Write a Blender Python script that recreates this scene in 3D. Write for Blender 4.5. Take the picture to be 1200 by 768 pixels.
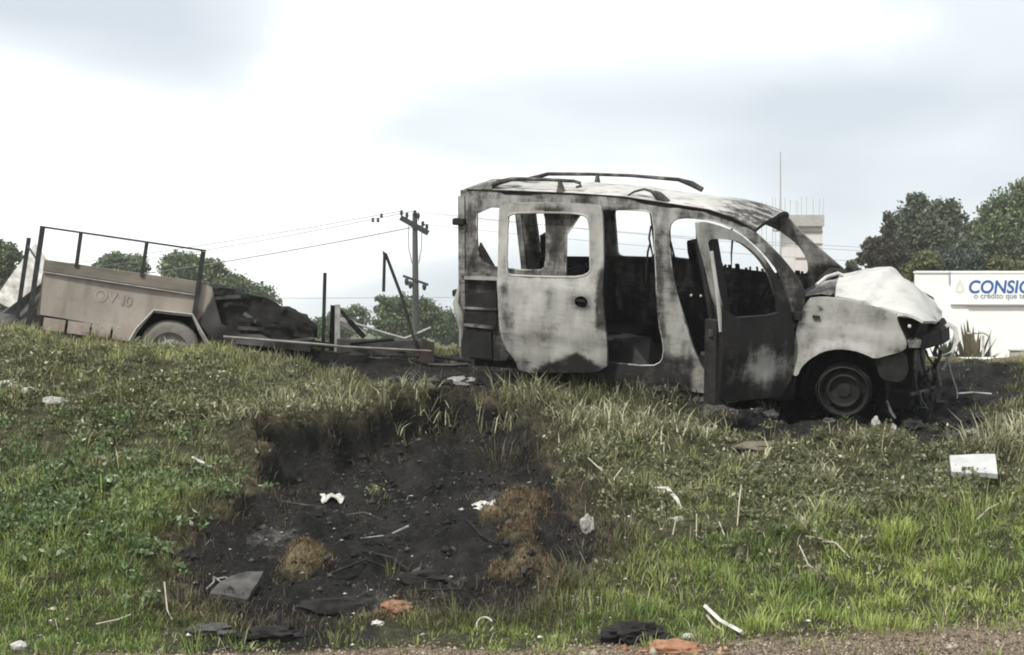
import bpy, bmesh, math, random
import numpy as np
from mathutils import Vector, Matrix, noise as mnoise
from mathutils.geometry import delaunay_2d_cdt
R = math.radians
random.seed(11); np.random.seed(11)
scene = bpy.context.scene
for o in list(bpy.data.objects): bpy.data.objects.remove(o)
col = scene.collection

# ------------------------------------------------------------------ camera
cam_d = bpy.data.cameras.new('camera'); cam = bpy.data.objects.new('camera', cam_d); col.objects.link(cam)
cam.location = (0, 0, 1.7); cam.rotation_euler = (R(90), 0, 0)
cam_d.sensor_width = 36; cam_d.lens = 54; cam_d.clip_end = 3000; cam_d.clip_start = .1
scene.camera = cam

# ------------------------------------------------------------------ sky, sun, exposure
SUN_EL, SUN_AZ = 50, -142      # elevation; azimuth from +Y towards +X (behind the camera, to its left)
world = bpy.data.worlds.new('World'); scene.world = world; world.use_nodes = True
wt = world.node_tree; wt.nodes.clear()
def wn(t, **k):
    n = wt.nodes.new(t)
    for a, b in k.items(): setattr(n, a, b)
    return n
w_out = wn('ShaderNodeOutputWorld'); w_sky = wn('ShaderNodeTexSky')
w_sky.sky_type = 'NISHITA'; w_sky.sun_disc = False
w_sky.sun_elevation = R(SUN_EL); w_sky.sun_rotation = R(SUN_AZ); w_sky.dust_density = 2.0
w_bg = wn('ShaderNodeBackground'); w_bg.inputs['Strength'].default_value = .1
wt.links.new(w_sky.outputs[0], w_bg.inputs['Color'])
w_cl = wn('ShaderNodeBackground'); w_cl.inputs['Strength'].default_value = .96
w_tc = wn('ShaderNodeTexCoord'); w_map = wn('ShaderNodeMapping')
w_map.inputs['Scale'].default_value = (1.0, 1.0, 2.4); w_map.inputs['Location'].default_value = (35.87, 16.27, 22.08)
w_n = wn('ShaderNodeTexNoise'); w_n.inputs['Scale'].default_value = 3.4; w_n.inputs['Detail'].default_value = 3.5; w_n.inputs['Roughness'].default_value = .42
w_n.inputs['Distortion'].default_value = .3
w_r = wn('ShaderNodeValToRGB')
w_r.color_ramp.elements[0].position = .31; w_r.color_ramp.elements[0].color = (.50, .545, .585, 1)
w_r.color_ramp.elements[1].position = .62; w_r.color_ramp.elements[1].color = (.95, .97, .955, 1)
e = w_r.color_ramp.elements.new(.46); e.color = (.655, .69, .71, 1)
wt.links.new(w_tc.outputs['Generated'], w_map.inputs[0]); wt.links.new(w_map.outputs[0], w_n.inputs['Vector'])
wt.links.new(w_n.outputs['Fac'], w_r.inputs[0]); wt.links.new(w_r.outputs[0], w_cl.inputs['Color'])
w_mix = wn('ShaderNodeMixShader'); w_mix.inputs[0].default_value = .9
wt.links.new(w_bg.outputs[0], w_mix.inputs[1]); wt.links.new(w_cl.outputs[0], w_mix.inputs[2])
wt.links.new(w_mix.outputs[0], w_out.inputs['Surface'])

sd = bpy.data.lights.new('sun', 'SUN'); sun = bpy.data.objects.new('sun', sd); col.objects.link(sun)
sd.energy = 2.8; sd.angle = R(3.5); sd.color = (1, .965, .9)
_d = Vector((math.sin(R(SUN_AZ))*math.cos(R(SUN_EL)), math.cos(R(SUN_AZ))*math.cos(R(SUN_EL)), math.sin(R(SUN_EL))))
sun.rotation_euler = (-_d).to_track_quat('-Z', 'Y').to_euler()
sun.location = (-6, -4, 20)
vs = scene.view_settings; vs.view_transform = 'Standard'; vs.look = 'None'; vs.exposure = .62; vs.gamma = 1
vs.use_curve_mapping = False
scene.cycles.filter_width = 1.9
scene.cycles.max_bounces = 6; scene.cycles.transparent_max_bounces = 4

# ------------------------------------------------------------------ helpers
def tag(o, label=None, cat=None, group=None, kind=None):
    if label: o['label'] = label
    if cat: o['category'] = cat
    if group: o['group'] = group
    if kind: o['kind'] = kind
    return o
def empty(name, loc=(0, 0, 0), rot=(0, 0, 0)):
    o = bpy.data.objects.new(name, None); col.objects.link(o); o.location = loc; o.rotation_euler = rot
    o.empty_display_size = .1
    return o
class MB:
    def __init__(s): s.v = []; s.f = []; s.mi = []
    def add(s, vs_, fs, mi=0):
        k = len(s.v); s.v += [tuple(p) for p in vs_]; s.f += [tuple(i+k for i in f) for f in fs]; s.mi += [mi]*len(fs); return s
    def box(s, a, b, mi=0, M=None):
        x0, y0, z0 = a; x1, y1, z1 = b
        p = [Vector(q) for q in ((x0,y0,z0),(x1,y0,z0),(x1,y1,z0),(x0,y1,z0),(x0,y0,z1),(x1,y0,z1),(x1,y1,z1),(x0,y1,z1))]
        if M is not None: p = [M @ q for q in p]
        return s.add(p, [(0,3,2,1),(4,5,6,7),(0,1,5,4),(1,2,6,5),(2,3,7,6),(3,0,4,7)], mi)
    def hexa(s, p8, mi=0):
        return s.add(p8, [(0,3,2,1),(4,5,6,7),(0,1,5,4),(1,2,6,5),(2,3,7,6),(3,0,4,7)], mi)
    def tube(s, pts, r, n=8, mi=0, flat=1.0, cap=True):
        pts = [Vector(p) for p in pts]; rs = r if isinstance(r, (list, tuple)) else [r]*len(pts)
        vs_ = []; fs = []; up = None
        for i, p in enumerate(pts):
            t = (pts[min(i+1, len(pts)-1)]-pts[max(i-1, 0)]).normalized()
            if up is None:
                up = Vector((0, 0, 1)) if abs(t.z) < .9 else Vector((1, 0, 0))
            a = t.cross(up).normalized(); b = a.cross(t).normalized(); up = b
            for k in range(n):
                an = 2*math.pi*k/n
                vs_.append(p + a*math.cos(an)*rs[i] + b*math.sin(an)*rs[i]*flat)
        for i in range(len(pts)-1):
            for k in range(n):
                k2 = (k+1) % n
                fs.append((i*n+k, i*n+k2, (i+1)*n+k2, (i+1)*n+k))
        if cap:
            fs.append(tuple(range(n-1, -1, -1))); fs.append(tuple((len(pts)-1)*n+k for k in range(n)))
        return s.add(vs_, fs, mi)
    def bar(s, p, q, w, h, mi=0, up=(0, 0, 1)):
        p = Vector(p); q = Vector(q); t = (q-p).normalized(); u = Vector(up)
        if abs(t.dot(u)) > .97: u = Vector((0, 1, 0))
        a = t.cross(u).normalized(); b = a.cross(t).normalized()
        P = []
        for c in (p, q):
            P += [c-a*w/2-b*h/2, c+a*w/2-b*h/2, c+a*w/2+b*h/2, c-a*w/2+b*h/2]
        return s.add(P, [(0,1,2,3),(7,6,5,4),(0,4,5,1),(1,5,6,2),(2,6,7,3),(3,7,4,0)], mi)
    def lathe(s, prof, M, n=24, mi=0):
        """prof: (radius, offset along local z)"""
        vs_ = []; fs = []
        for r, h in prof:
            for k in range(n):
                an = 2*math.pi*k/n
                vs_.append(M @ Vector((r*math.cos(an), r*math.sin(an), h)))
        for i in range(len(prof)-1):
            for k in range(n):
                k2 = (k+1) % n
                fs.append((i*n+k, i*n+k2, (i+1)*n+k2, (i+1)*n+k))
        return s.add(vs_, fs, mi)
    def each(s, name, mat, parent=None, **k):
        """every loose piece an object of its own"""
        par = list(range(len(s.v)))
        def find(a):
            while par[a] != a: par[a] = par[par[a]]; a = par[a]
            return a
        for f in s.f:
            for i in f[1:]: par[find(i)] = find(f[0])
        isl = {}
        for f, mi in zip(s.f, s.mi): isl.setdefault(find(f[0]), []).append((f, mi))
        out = []
        for fl in isl.values():
            ids = sorted({i for f, _ in fl for i in f}); mp = {a: b for b, a in enumerate(ids)}
            q = MB(); q.v = [s.v[i] for i in ids]; q.f = [tuple(mp[i] for i in f) for f, _ in fl]; q.mi = [m_ for _, m_ in fl]
            out.append(q.build(name, mat, parent, **k))
        return out
    def build(s, name, mat, parent=None, smooth=None, bevel=0, jit=0, jfreq=3, attr=None):
        me = bpy.data.meshes.new(name)
        v = s.v
        if jit:
            v = [tuple(Vector(p)+mnoise.noise_vector(Vector(p)*jfreq)*jit) for p in v]
        me.from_pydata(v, [], s.f); me.update()
        mats = mat if isinstance(mat, (list, tuple)) else [mat]
        for m in mats:
            if m: me.materials.append(m)
        if len(mats) > 1: me.polygons.foreach_set('material_index', s.mi)
        bm = bmesh.new(); bm.from_mesh(me)
        bmesh.ops.recalc_face_normals(bm, faces=bm.faces)
        if bevel:
            bmesh.ops.bevel(bm, geom=[e for e in bm.edges if e.is_manifold and e.calc_face_angle(0) > .6], offset=bevel, segments=1, affect='EDGES')
        bm.to_mesh(me); bm.free()
        if smooth is not None:
            me.polygons.foreach_set('use_smooth', [True]*len(me.polygons)); me.set_sharp_from_angle(angle=R(smooth))
        if attr is not None:
            a = me.attributes.new('soot', 'FLOAT', 'POINT')
            co = np.zeros(len(me.vertices)*3); me.vertices.foreach_get('co', co)
            a.data.foreach_set('value', np.asarray(attr(co.reshape(-1, 3)), dtype=np.float32))
        o = bpy.data.objects.new(name, me); col.objects.link(o)
        if parent is not None: o.parent = parent
        return o
def raw_mesh(name, V, loops, starts, mats, cols=None, smooth=False):
    """fast mesh from numpy arrays"""
    me = bpy.data.meshes.new(name)
    me.vertices.add(len(V)); me.vertices.foreach_set('co', np.ascontiguousarray(V, dtype=np.float32).ravel())
    me.loops.add(len(loops)); me.loops.foreach_set('vertex_index', np.ascontiguousarray(loops, dtype=np.int32))
    me.polygons.add(len(starts)); me.polygons.foreach_set('loop_start', np.ascontiguousarray(starts, dtype=np.int32))
    me.update(calc_edges=True)
    if cols is not None:
        a = me.color_attributes.new('col', 'FLOAT_COLOR', 'POINT')
        c4 = np.ones((len(V), 4), dtype=np.float32); c4[:, :3] = cols
        a.data.foreach_set('color', c4.ravel())
    if smooth: me.polygons.foreach_set('use_smooth', np.ones(len(starts), dtype=bool))
    for m in mats: me.materials.append(m)
    o = bpy.data.objects.new(name, me); col.objects.link(o)
    return o
def in_poly(poly, x, y):
    ins = False; n = len(poly); j = n-1
    for i in range(n):
        xi, yi = poly[i]; xj, yj = poly[j]
        if (yi > y) != (yj > y) and x < (xj-xi)*(y-yi)/(yj-yi)+xi: ins = not ins
        j = i
    return ins
def chaikin(p, it=2):
    for _ in range(it):
        q = []
        for i in range(len(p)):
            a = p[i]; b = p[(i+1) % len(p)]
            q += [(a[0]*.78+b[0]*.22, a[1]*.78+b[1]*.22), (a[0]*.22+b[0]*.78, a[1]*.22+b[1]*.78)]
        p = q
    return p
def fillet(p, r, n=4):
    q = []
    for i in range(len(p)):
        a, b, c = Vector(p[i-1]), Vector(p[i]), Vector(p[(i+1) % len(p)])
        r1 = min(r, (a-b).length*.45, (c-b).length*.45)
        s_, e_ = b+(a-b).normalized()*r1, b+(c-b).normalized()*r1
        for k in range(n+1):
            t = k/n; v = s_*(1-t)**2+b*2*t*(1-t)+e_*t*t; q.append((v.x, v.y))
    return q
def resample(p, d):
    q = []
    for i in range(len(p)):
        a = p[i]; b = p[(i+1) % len(p)]
        L = math.hypot(b[0]-a[0], b[1]-a[1]); n = max(1, int(L/d))
        for k in range(n): q.append((a[0]+(b[0]-a[0])*k/n, a[1]+(b[1]-a[1])*k/n))
    return q
def panel(outer, holes, pos, thick=.03, d=.05, rnd=1):
    """sheet with openings: 2D outline (u, v) -> pos(u, v, depth) in 3D; front face mat 0, back and rim mat 1"""
    loops = [resample(chaikin(outer, rnd), d)] + [resample(chaikin(h, rnd), d) for h in holes]
    V = []; E = []
    for lp in loops:
        k = len(V); V += [Vector(p) for p in lp]; E += [(k+i, k+(i+1) % len(lp)) for i in range(len(lp))]
    us = [p[0] for p in loops[0]]; vs_ = [p[1] for p in loops[0]]
    u = min(us)+d/2; rr = random.Random(3)
    while u < max(us):
        v = min(vs_)+d/2
        while v < max(vs_):
            a, b = u+rr.uniform(-.2, .2)*d, v+rr.uniform(-.2, .2)*d
            if in_poly(loops[0], a, b) and not any(in_poly(h, a, b) for h in loops[1:]): V.append(Vector((a, b)))
            v += d
        u += d
    vo, eo, fo = delaunay_2d_cdt(V, E, [], 0, 1e-6)[:3]
    F = []
    for f in fo:
        cx = sum(vo[i][0] for i in f)/3; cy = sum(vo[i][1] for i in f)/3
        if in_poly(loops[0], cx, cy) and not any(in_poly(h, cx, cy) for h in loops[1:]): F.append(tuple(f))
    m = MB(); n = len(vo)
    m.v = [tuple(pos(p[0], p[1], 0)) for p in vo] + [tuple(pos(p[0], p[1], thick)) for p in vo]
    cnt = {}
    for f in F:
        m.f.append(f); m.mi.append(0); m.f.append(tuple(i+n for i in reversed(f))); m.mi.append(1)
        for i in range(3):
            e_ = (f[i], f[(i+1) % 3]); cnt[tuple(sorted(e_))] = cnt.get(tuple(sorted(e_)), []) + [e_]
    for k, l in cnt.items():
        if len(l) == 1:
            a, b = l[0]; m.f.append((b, a, a+n, b+n)); m.mi.append(0)
    return m
# ------------------------------------------------------------------ materials
def new_mat(name):
    m = bpy.data.materials.new(name); m.use_nodes = True
    nt = m.node_tree; nt.nodes.clear()
    out = nt.nodes.new('ShaderNodeOutputMaterial'); p = nt.nodes.new('ShaderNodeBsdfPrincipled')
    nt.links.new(p.outputs[0], out.inputs[0])
    return m, nt, p, out
def nd(nt, t, **k):
    n = nt.nodes.new(t)
    for a, b in k.items():
        if a in n.inputs: n.inputs[a].default_value = b
        else: setattr(n, a, b)
    return n
def ramp(nt, fac, stops):
    r = nt.nodes.new('ShaderNodeValToRGB'); el = r.color_ramp.elements
    while len(el) < len(stops): el.new(.5)
    for e_, (p, c) in zip(el, stops): e_.position = p; e_.color = (*c, 1)
    nt.links.new(fac, r.inputs[0]); return r.outputs[0]
def tex(nt, scale, detail=4, rough=.55, vec=None, stretch=None):
    tc = nt.nodes.new('ShaderNodeTexCoord')
    v = tc.outputs['Object']
    if stretch:
        mp = nt.nodes.new('ShaderNodeMapping'); mp.inputs['Scale'].default_value = stretch
        nt.links.new(v, mp.inputs[0]); v = mp.outputs[0]
    n = nt.nodes.new('ShaderNodeTexNoise'); n.inputs['Scale'].default_value = scale
    n.inputs['Detail'].default_value = detail; n.inputs['Roughness'].default_value = rough
    nt.links.new(v, n.inputs['Vector']); return n.outputs['Fac']
def math_n(nt, op, a, b=None, c=None):
    n = nt.nodes.new('ShaderNodeMath'); n.operation = op
    for i, x in enumerate((a, b, c)):
        if x is None: continue
        if isinstance(x, (int, float)): n.inputs[i].default_value = x
        else: nt.links.new(x, n.inputs[i])
    return n.outputs[0]
def mixc(nt, f, a, b):
    n = nt.nodes.new('ShaderNodeMix'); n.data_type = 'RGBA'
    for s, x in ((0, f), (6, a), (7, b)):
        if isinstance(x, (int, float)): n.inputs[s].default_value = x
        elif isinstance(x, tuple): n.inputs[s].default_value = (*x, 1)
        else: nt.links.new(x, n.inputs[s])
    return n.outputs[2]
def bump(nt, p, h, strength=.3, dist=.01):
    b = nt.nodes.new('ShaderNodeBump'); b.inputs['Strength'].default_value = strength; b.inputs['Distance'].default_value = dist
    nt.links.new(h, b.inputs['Height']); nt.links.new(b.outputs[0], p.inputs['Normal'])
def simple(name, c1, c2, scale=6, rough=.7, bmp=.2, stretch=None, metallic=0):
    m, nt, p, out = new_mat(name)
    f = tex(nt, scale, 5, .6, stretch=stretch)
    nt.links.new(ramp(nt, f, [(.3, c1), (.7, c2)]), p.inputs['Base Color'])
    p.inputs['Roughness'].default_value = rough; p.inputs['Metallic'].default_value = metallic; p.inputs['Specular IOR Level'].default_value = .25
    bump(nt, p, tex(nt, scale*6, 3), bmp, .006)
    return m
M = {}
def burnt(name, light=(.325, .32, .30), mid=(.130, .129, .122), tan=(.25, .222, .165)):
    """fire-bleached sheet steel: pale ash oxide, grey scale, soot where the attribute says so"""
    m, nt, p, out = new_mat(name)
    at = nt.nodes.new('ShaderNodeAttribute'); at.attribute_name = 'soot'
    n1 = tex(nt, 3.2, 6, .62); n2 = tex(nt, 11, 5, .65); n3 = tex(nt, 48, 6, .7); n4 = tex(nt, 1.7, 3, .5)
    streak = tex(nt, 7, 4, .6, stretch=(1, 1, .22))
    s = math_n(nt, 'ADD', at.outputs['Fac'], math_n(nt, 'MULTIPLY', math_n(nt, 'SUBTRACT', n1, .5), .75))
    s = math_n(nt, 'ADD', s, math_n(nt, 'MULTIPLY', math_n(nt, 'SUBTRACT', n2, .5), .6))
    s = math_n(nt, 'ADD', s, math_n(nt, 'MULTIPLY', math_n(nt, 'SUBTRACT', streak, .5), 1.3))
    s = math_n(nt, 'ADD', s, math_n(nt, 'MULTIPLY', math_n(nt, 'SUBTRACT', n3, .5), .32))
    brush = tex(nt, 16, 5, .65, stretch=(.25, 1, 1.6))
    s = math_n(nt, 'ADD', s, math_n(nt, 'MULTIPLY', math_n(nt, 'SUBTRACT', brush, .5), .5))
    base = ramp(nt, s, [(.0, light), (.28, tuple(.6*a+.4*b for a, b in zip(light, mid))), (.50, mid), (.64, (.055, .051, .047)), (.86, (.010, .0095, .0095))])
    tanf = ramp(nt, n4, [(.56, (0, 0, 0)), (.70, (1, 1, 1))])
    lim = ramp(nt, s, [(.30, (.55, .55, .55)), (.6, (0, 0, 0))])
    tf = math_n(nt, 'MULTIPLY', tanf, lim)
    c = mixc(nt, tf, base, tan)
    rustf = ramp(nt, tex(nt, 5.3, 5, .7), [(.60, (0, 0, 0)), (.72, (.45, .45, .45))])
    c = mixc(nt, rustf, c, (.085, .05, .033))
    nt.links.new(c, p.inputs['Base Color']); p.inputs['Roughness'].default_value = .72; p.inputs['Specular IOR Level'].default_value = .3
    bump(nt, p, n2, .35, .006)
    return m
M['burnt'] = burnt('burnt_steel')
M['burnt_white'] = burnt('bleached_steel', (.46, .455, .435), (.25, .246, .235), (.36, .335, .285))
M['soot'] = simple('soot', (.005, .005, .005), (.017, .016, .0155), 7, .9, .4)
M['char'] = simple('char', (.006, .006, .006), (.030, .0285, .027), 12, .9, .6)
M['greychar'] = simple('grey_char', (.028, .028, .027), (.10, .097, .094), 9, .9, .5)
M['rim'] = simple('burnt_rim', (.005, .005, .005), (.022, .021, .020), 10, .7, .3)
M['ash'] = simple('ash', (.09, .09, .088), (.36, .355, .345), 22, .95, .6)
M['palewire'] = simple('pale_metal', (.20, .196, .182), (.42, .41, .385), 10, .6, .2)
M['darkmetal'] = simple('dark_metal', (.012, .014, .014), (.036, .04, .038), 12, .6, .2)
M['concrete'] = simple('concrete', (.30, .29, .27), (.42, .41, .38), 3, .9, .3)
M['polewood'] = simple('pole_concrete', (.04, .043, .039), (.085, .087, .08), 2.5, .9, .2, stretch=(1, 1, .2))
M['plate'] = simple('white_plate', (.34, .345, .34), (.47, .475, .465), 9, .5, .1)
M['pvc'] = simple('white_plastic', (.26, .245, .21), (.62, .61, .58), 13, .5, .15)
M['wallwhite'] = simple('white_wall', (.74, .75, .74), (.82, .82, .81), 1.2, .9, .1)
M['signblue'] = simple('sign_blue', (.025, .09, .30), (.035, .12, .36), 2, .6, .02)
M['signgrey'] = simple('sign_grey', (.20, .24, .27), (.26, .30, .33), 2, .6, .02)
M['signbeige'] = simple('sign_beige', (.62, .63, .52), (.70, .70, .60), 2, .6, .02)
M['stone'] = simple('stone', (.20, .195, .175), (.40, .39, .35), 16, .9, .6)
M['clay'] = simple('clay', (.20, .095, .05), (.36, .20, .13), 22, .95, .8)
M['drystem'] = simple('dry_stem', (.27, .25, .185), (.46, .43, .34), 14, .8, .3)
M['bark'] = simple('bark', (.09, .075, .06), (.20, .175, .15), 8, .95, .8, stretch=(1, 1, .3))
M['rubber'] = simple('dusty_rubber', (.10, .095, .085), (.22, .21, .185), 8, .9, .4)
M['wire'] = simple('wire', (.12, .13, .13), (.17, .18, .18), 3, .6, 0)
M['asphalt'] = simple('asphalt', (.045, .045, .045), (.07, .068, .066), 30, .9, .4)
M['hubsteel'] = simple('hub_steel', (.16, .155, .14), (.30, .29, .26), 9, .7, .2)
def foliage(name, transl=.3, rough=.55):
    m, nt, p, out = new_mat(name)
    at = nt.nodes.new('ShaderNodeAttribute'); at.attribute_name = 'col'
    nt.links.new(at.outputs['Color'], p.inputs['Base Color']); p.inputs['Roughness'].default_value = rough
    p.inputs['Specular IOR Level'].default_value = .3
    t = nt.nodes.new('ShaderNodeBsdfTranslucent'); mx = nt.nodes.new('ShaderNodeMixShader'); mx.inputs[0].default_value = transl
    nt.links.new(at.outputs['Color'], t.inputs[0]); nt.links.new(p.outputs[0], mx.inputs[1]); nt.links.new(t.outputs[0], mx.inputs[2])
    nt.links.new(mx.outputs[0], out.inputs[0]); return m
M['leaf'] = foliage('foliage', .3)
M['crumb'] = foliage('crumbs', 0, .95)

# trailer paint: faded pinkish grey with grime runs, rust and soot by attribute
m, nt, p, out = new_mat('trailer_paint')
at = nt.nodes.new('ShaderNodeAttribute'); at.attribute_name = 'soot'
f1 = tex(nt, 2.6, 5, .6); f2 = tex(nt, 9, 5, .65); st = tex(nt, 9, 4, .6, stretch=(1, 1, .15))
c = ramp(nt, f1, [(.3, (.225, .198, .168)), (.55, (.295, .258, .222)), (.75, (.33, .31, .268))])
c = mixc(nt, ramp(nt, st, [(.48, (0, 0, 0)), (.72, (.8, .8, .8))]), c, (.17, .165, .13))
c = mixc(nt, ramp(nt, f2, [(.57, (0, 0, 0)), (.70, (.6, .6, .6))]), c, (.24, .13, .095))
s = math_n(nt, 'ADD', at.outputs['Fac'], math_n(nt, 'MULTIPLY', math_n(nt, 'SUBTRACT', f2, .5), .5))
c = mixc(nt, ramp(nt, s, [(.35, (0, 0, 0)), (.65, (1, 1, 1))]), c, (.030, .027, .027))
nt.links.new(c, p.inputs['Base Color']); p.inputs['Roughness'].default_value = .7
bump(nt, p, f2, .25, .005); M['trailer'] = m

# ground: soil / litter under grass, burnt black soil, pale ash, gravel - by painted masks
m, nt, p, out = new_mat('ground')
def att(n):
    a = nt.nodes.new('ShaderNodeAttribute'); a.attribute_name = n; return a.outputs['Fac']
g1 = tex(nt, 3, 6, .65); g2 = tex(nt, 17, 5, .65); g3 = tex(nt, 60, 4, .7); g4 = tex(nt, 7, 5, .7)
soil = ramp(nt, g2, [(.3, (.016, .017, .009)), (.5, (.038, .038, .020)), (.72, (.085, .080, .046))])
far = ramp(nt, g1, [(.3, (.05, .065, .025)), (.7, (.10, .105, .05))])
c = mixc(nt, att('farg'), soil, far)
def masked(c, name, spread, colr):
    s = math_n(nt, 'ADD', att(name), math_n(nt, 'MULTIPLY', math_n(nt, 'SUBTRACT', g4, .5), spread))
    s = math_n(nt, 'ADD', s, math_n(nt, 'MULTIPLY', math_n(nt, 'SUBTRACT', g2, .5), spread*.5))
    return mixc(nt, ramp(nt, s, [(.36, (0, 0, 0)), (.62, (1, 1, 1))]), c, colr)
c = masked(c, 'dirt', .6, ramp(nt, g2, [(.3, (.10, .075, .045)), (.7, (.20, .16, .105))]))
c = masked(c, 'clay', .5, ramp(nt, g2, [(.3, (.20, .09, .045)), (.7, (.38, .20, .12))]))
bs = mixc(nt, ramp(nt, g1, [(.42, (0, 0, 0)), (.62, (1, 1, 1))]), ramp(nt, g2, [(.28, (.003, .003, .003)), (.5, (.007, .0068, .0065)), (.68, (.017, .0165, .016)), (.84, (.055, .053, .05))]), ramp(nt, g3, [(.3, (.007, .0065, .006)), (.54, (.020, .0185, .017)), (.76, (.065, .061, .058))]))
c = masked(c, 'burn', .55, bs)
c = masked(c, 'ash', .9, ramp(nt, g3, [(.3, (.04, .039, .038)), (.55, (.11, .108, .104)), (.75, (.30, .296, .285))]))
c = masked(c, 'gravel', .6, ramp(nt, g3, [(.3, (.115, .085, .062)), (.52, (.205, .155, .118)), (.72, (.33, .27, .215))]))
nt.links.new(c, p.inputs['Base Color']); p.inputs['Roughness'].default_value = .95; p.inputs['Specular IOR Level'].default_value = .2
hb = math_n(nt, 'ADD', g2, math_n(nt, 'MULTIPLY', g3, .5)); bump(nt, p, hb, .9, .03)
M['ground'] = m
# ------------------------------------------------------------------ terrain
_rs = np.random.RandomState(5)
_PERM = _rs.rand(256, 256)
def vnoise(x, y):
    x = np.asarray(x, float); y = np.asarray(y, float)
    xi = np.floor(x).astype(int); yi = np.floor(y).astype(int)
    fx = x - xi; fy = y - yi
    fx = fx*fx*(3-2*fx); fy = fy*fy*(3-2*fy)
    a = _PERM[xi & 255, yi & 255]; b = _PERM[(xi+1) & 255, yi & 255]
    c = _PERM[xi & 255, (yi+1) & 255]; d = _PERM[(xi+1) & 255, (yi+1) & 255]
    return (a*(1-fx)+b*fx)*(1-fy) + (c*(1-fx)+d*fx)*fy
def fbm(x, y, o=4):
    s = 0; a = .5; t = 0
    for i in range(o):
        s = s + a*vnoise(x*2**i+17.3*i, y*2**i+9.1*i); t += a; a *= .5
    return s/t
def sstep(a, b, x):
    t = np.clip((x-a)/(b-a), 0, 1); return t*t*(3-2*t)
def smin(a, b, k):
    h = np.clip(.5+.5*(b-a)/k, 0, 1); return b*(1-h)+a*h-k*h*(1-h)
def poly_sd(poly, x, y):
    """signed distance to a polygon in plan, positive inside"""
    x = np.asarray(x, float); y = np.asarray(y, float)
    d = np.full(x.shape, 1e9); ins = np.zeros(x.shape, bool); n = len(poly)
    for i in range(n):
        ax, ay = poly[i]; bx, by = poly[(i+1) % n]
        ex, ey = bx-ax, by-ay
        t = np.clip(((x-ax)*ex+(y-ay)*ey)/(ex*ex+ey*ey+1e-12), 0, 1)
        d = np.minimum(d, np.hypot(x-ax-t*ex, y-ay-t*ey))
        c = ((ay > y) != (by > y)) & (x < (bx-ax)*(y-ay)/((by-ay) if by != ay else 1e-12)+ax)
        ins ^= c
    return np.where(ins, d, -d)
def terr_base(x, y):
    x = np.asarray(x, float); y = np.asarray(y, float)
    zr = np.interp(x, [-9, -4.5, -3, -2.3, -1.4, -.5, .35, 1.5, 2.7, 4, 6], [1.66, 1.60, 1.48, 1.38, 1.25, 1.16, 1.10, 1.105, 1.10, 1.12, 1.16])
    s = np.interp(x, [-4, -2, 0], [.04, .08, .1534])
    yy = np.minimum(y, np.interp(x, [-1, 1], [15.6, 14.85]))
    zp = zr + s*(yy-13.6)
    yc = np.interp(x, [-5, -2, 0, 2, 5], [12.9, 12.7, 12.3, 12.2, 12.2])
    m = (zr + s*(yc-13.6))/(yc-8.3)
    zb = m*(y-8.3)
    z = smin(zb, zp, .16)
    z = -smin(-z, 0*z, .1)
    far = sstep(16.6, 34, y)
    z = z*(1-far)+.15*far
    return z
BURN = [(-1.901, 8.888), (-1.967, 9.365), (-1.878, 10.002), (-1.736, 10.419), (-1.753, 10.956), (-1.803, 11.506), (-1.40, 11.957), (-0.95, 12.75), (-0.40, 13.15), (0.05, 12.95), (0.25, 12.15), (0.251, 11.313), (0.389, 10.763), (0.507, 10.134), (0.434, 9.538), (0.203, 9.12), (0.0, 8.862), (-0.393, 8.835), (-0.755, 8.491), (-1.023, 8.372), (-1.509, 8.623), (-1.743, 8.716)]
VANBURN = [(1.082, 13.9), (1.45, 13.3), (1.592, 12.46), (2.19, 11.943), (2.883, 12.069), (3.152, 11.578), (3.609, 12.029), (3.918, 12.824), (4.384, 13.261), (4.752, 14.375), (4.6, 15.6), (3.227, 15.9), (0.807, 15.9), (-0.5, 15.6), (-2.0, 15.2), (-2.1, 14.2), (-1.1, 13.35), (-.7, 13.1), (-0.297, 13.3), (0.31, 13.7)]
def wob(x, y, a=.10, f=3.1): return (fbm(x*f+3, y*f+8, 3)-.5)*2*a
def burn_sd(x, y): return poly_sd(BURN, x, y)+wob(x, y, .17)+wob(x+7, y, .16, 8)
def van_sd(x, y): return poly_sd(VANBURN, x, y)+wob(x, y, .18, 2.3)
def clump_mask(x, y):      # singed brown turf left standing in the burn
    a = np.maximum.reduce([1-np.hypot((x-cx)/rx, (y-cy)/ry) for cx, cy, rx, ry in ((-1.27, 9.5, .22, .30), (.0, 10.9, .16, .22), (.06, 10.5, .26, .26), (-.12, 10.25, .13, .16), (.05, 9.9, .15, .2), (.12, 9.5, .22, .25), (-.05, 9.25, .15, .16), (.24, 9.15, .12, .14))])
    return a+wob(x, y, .25, 6)
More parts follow.
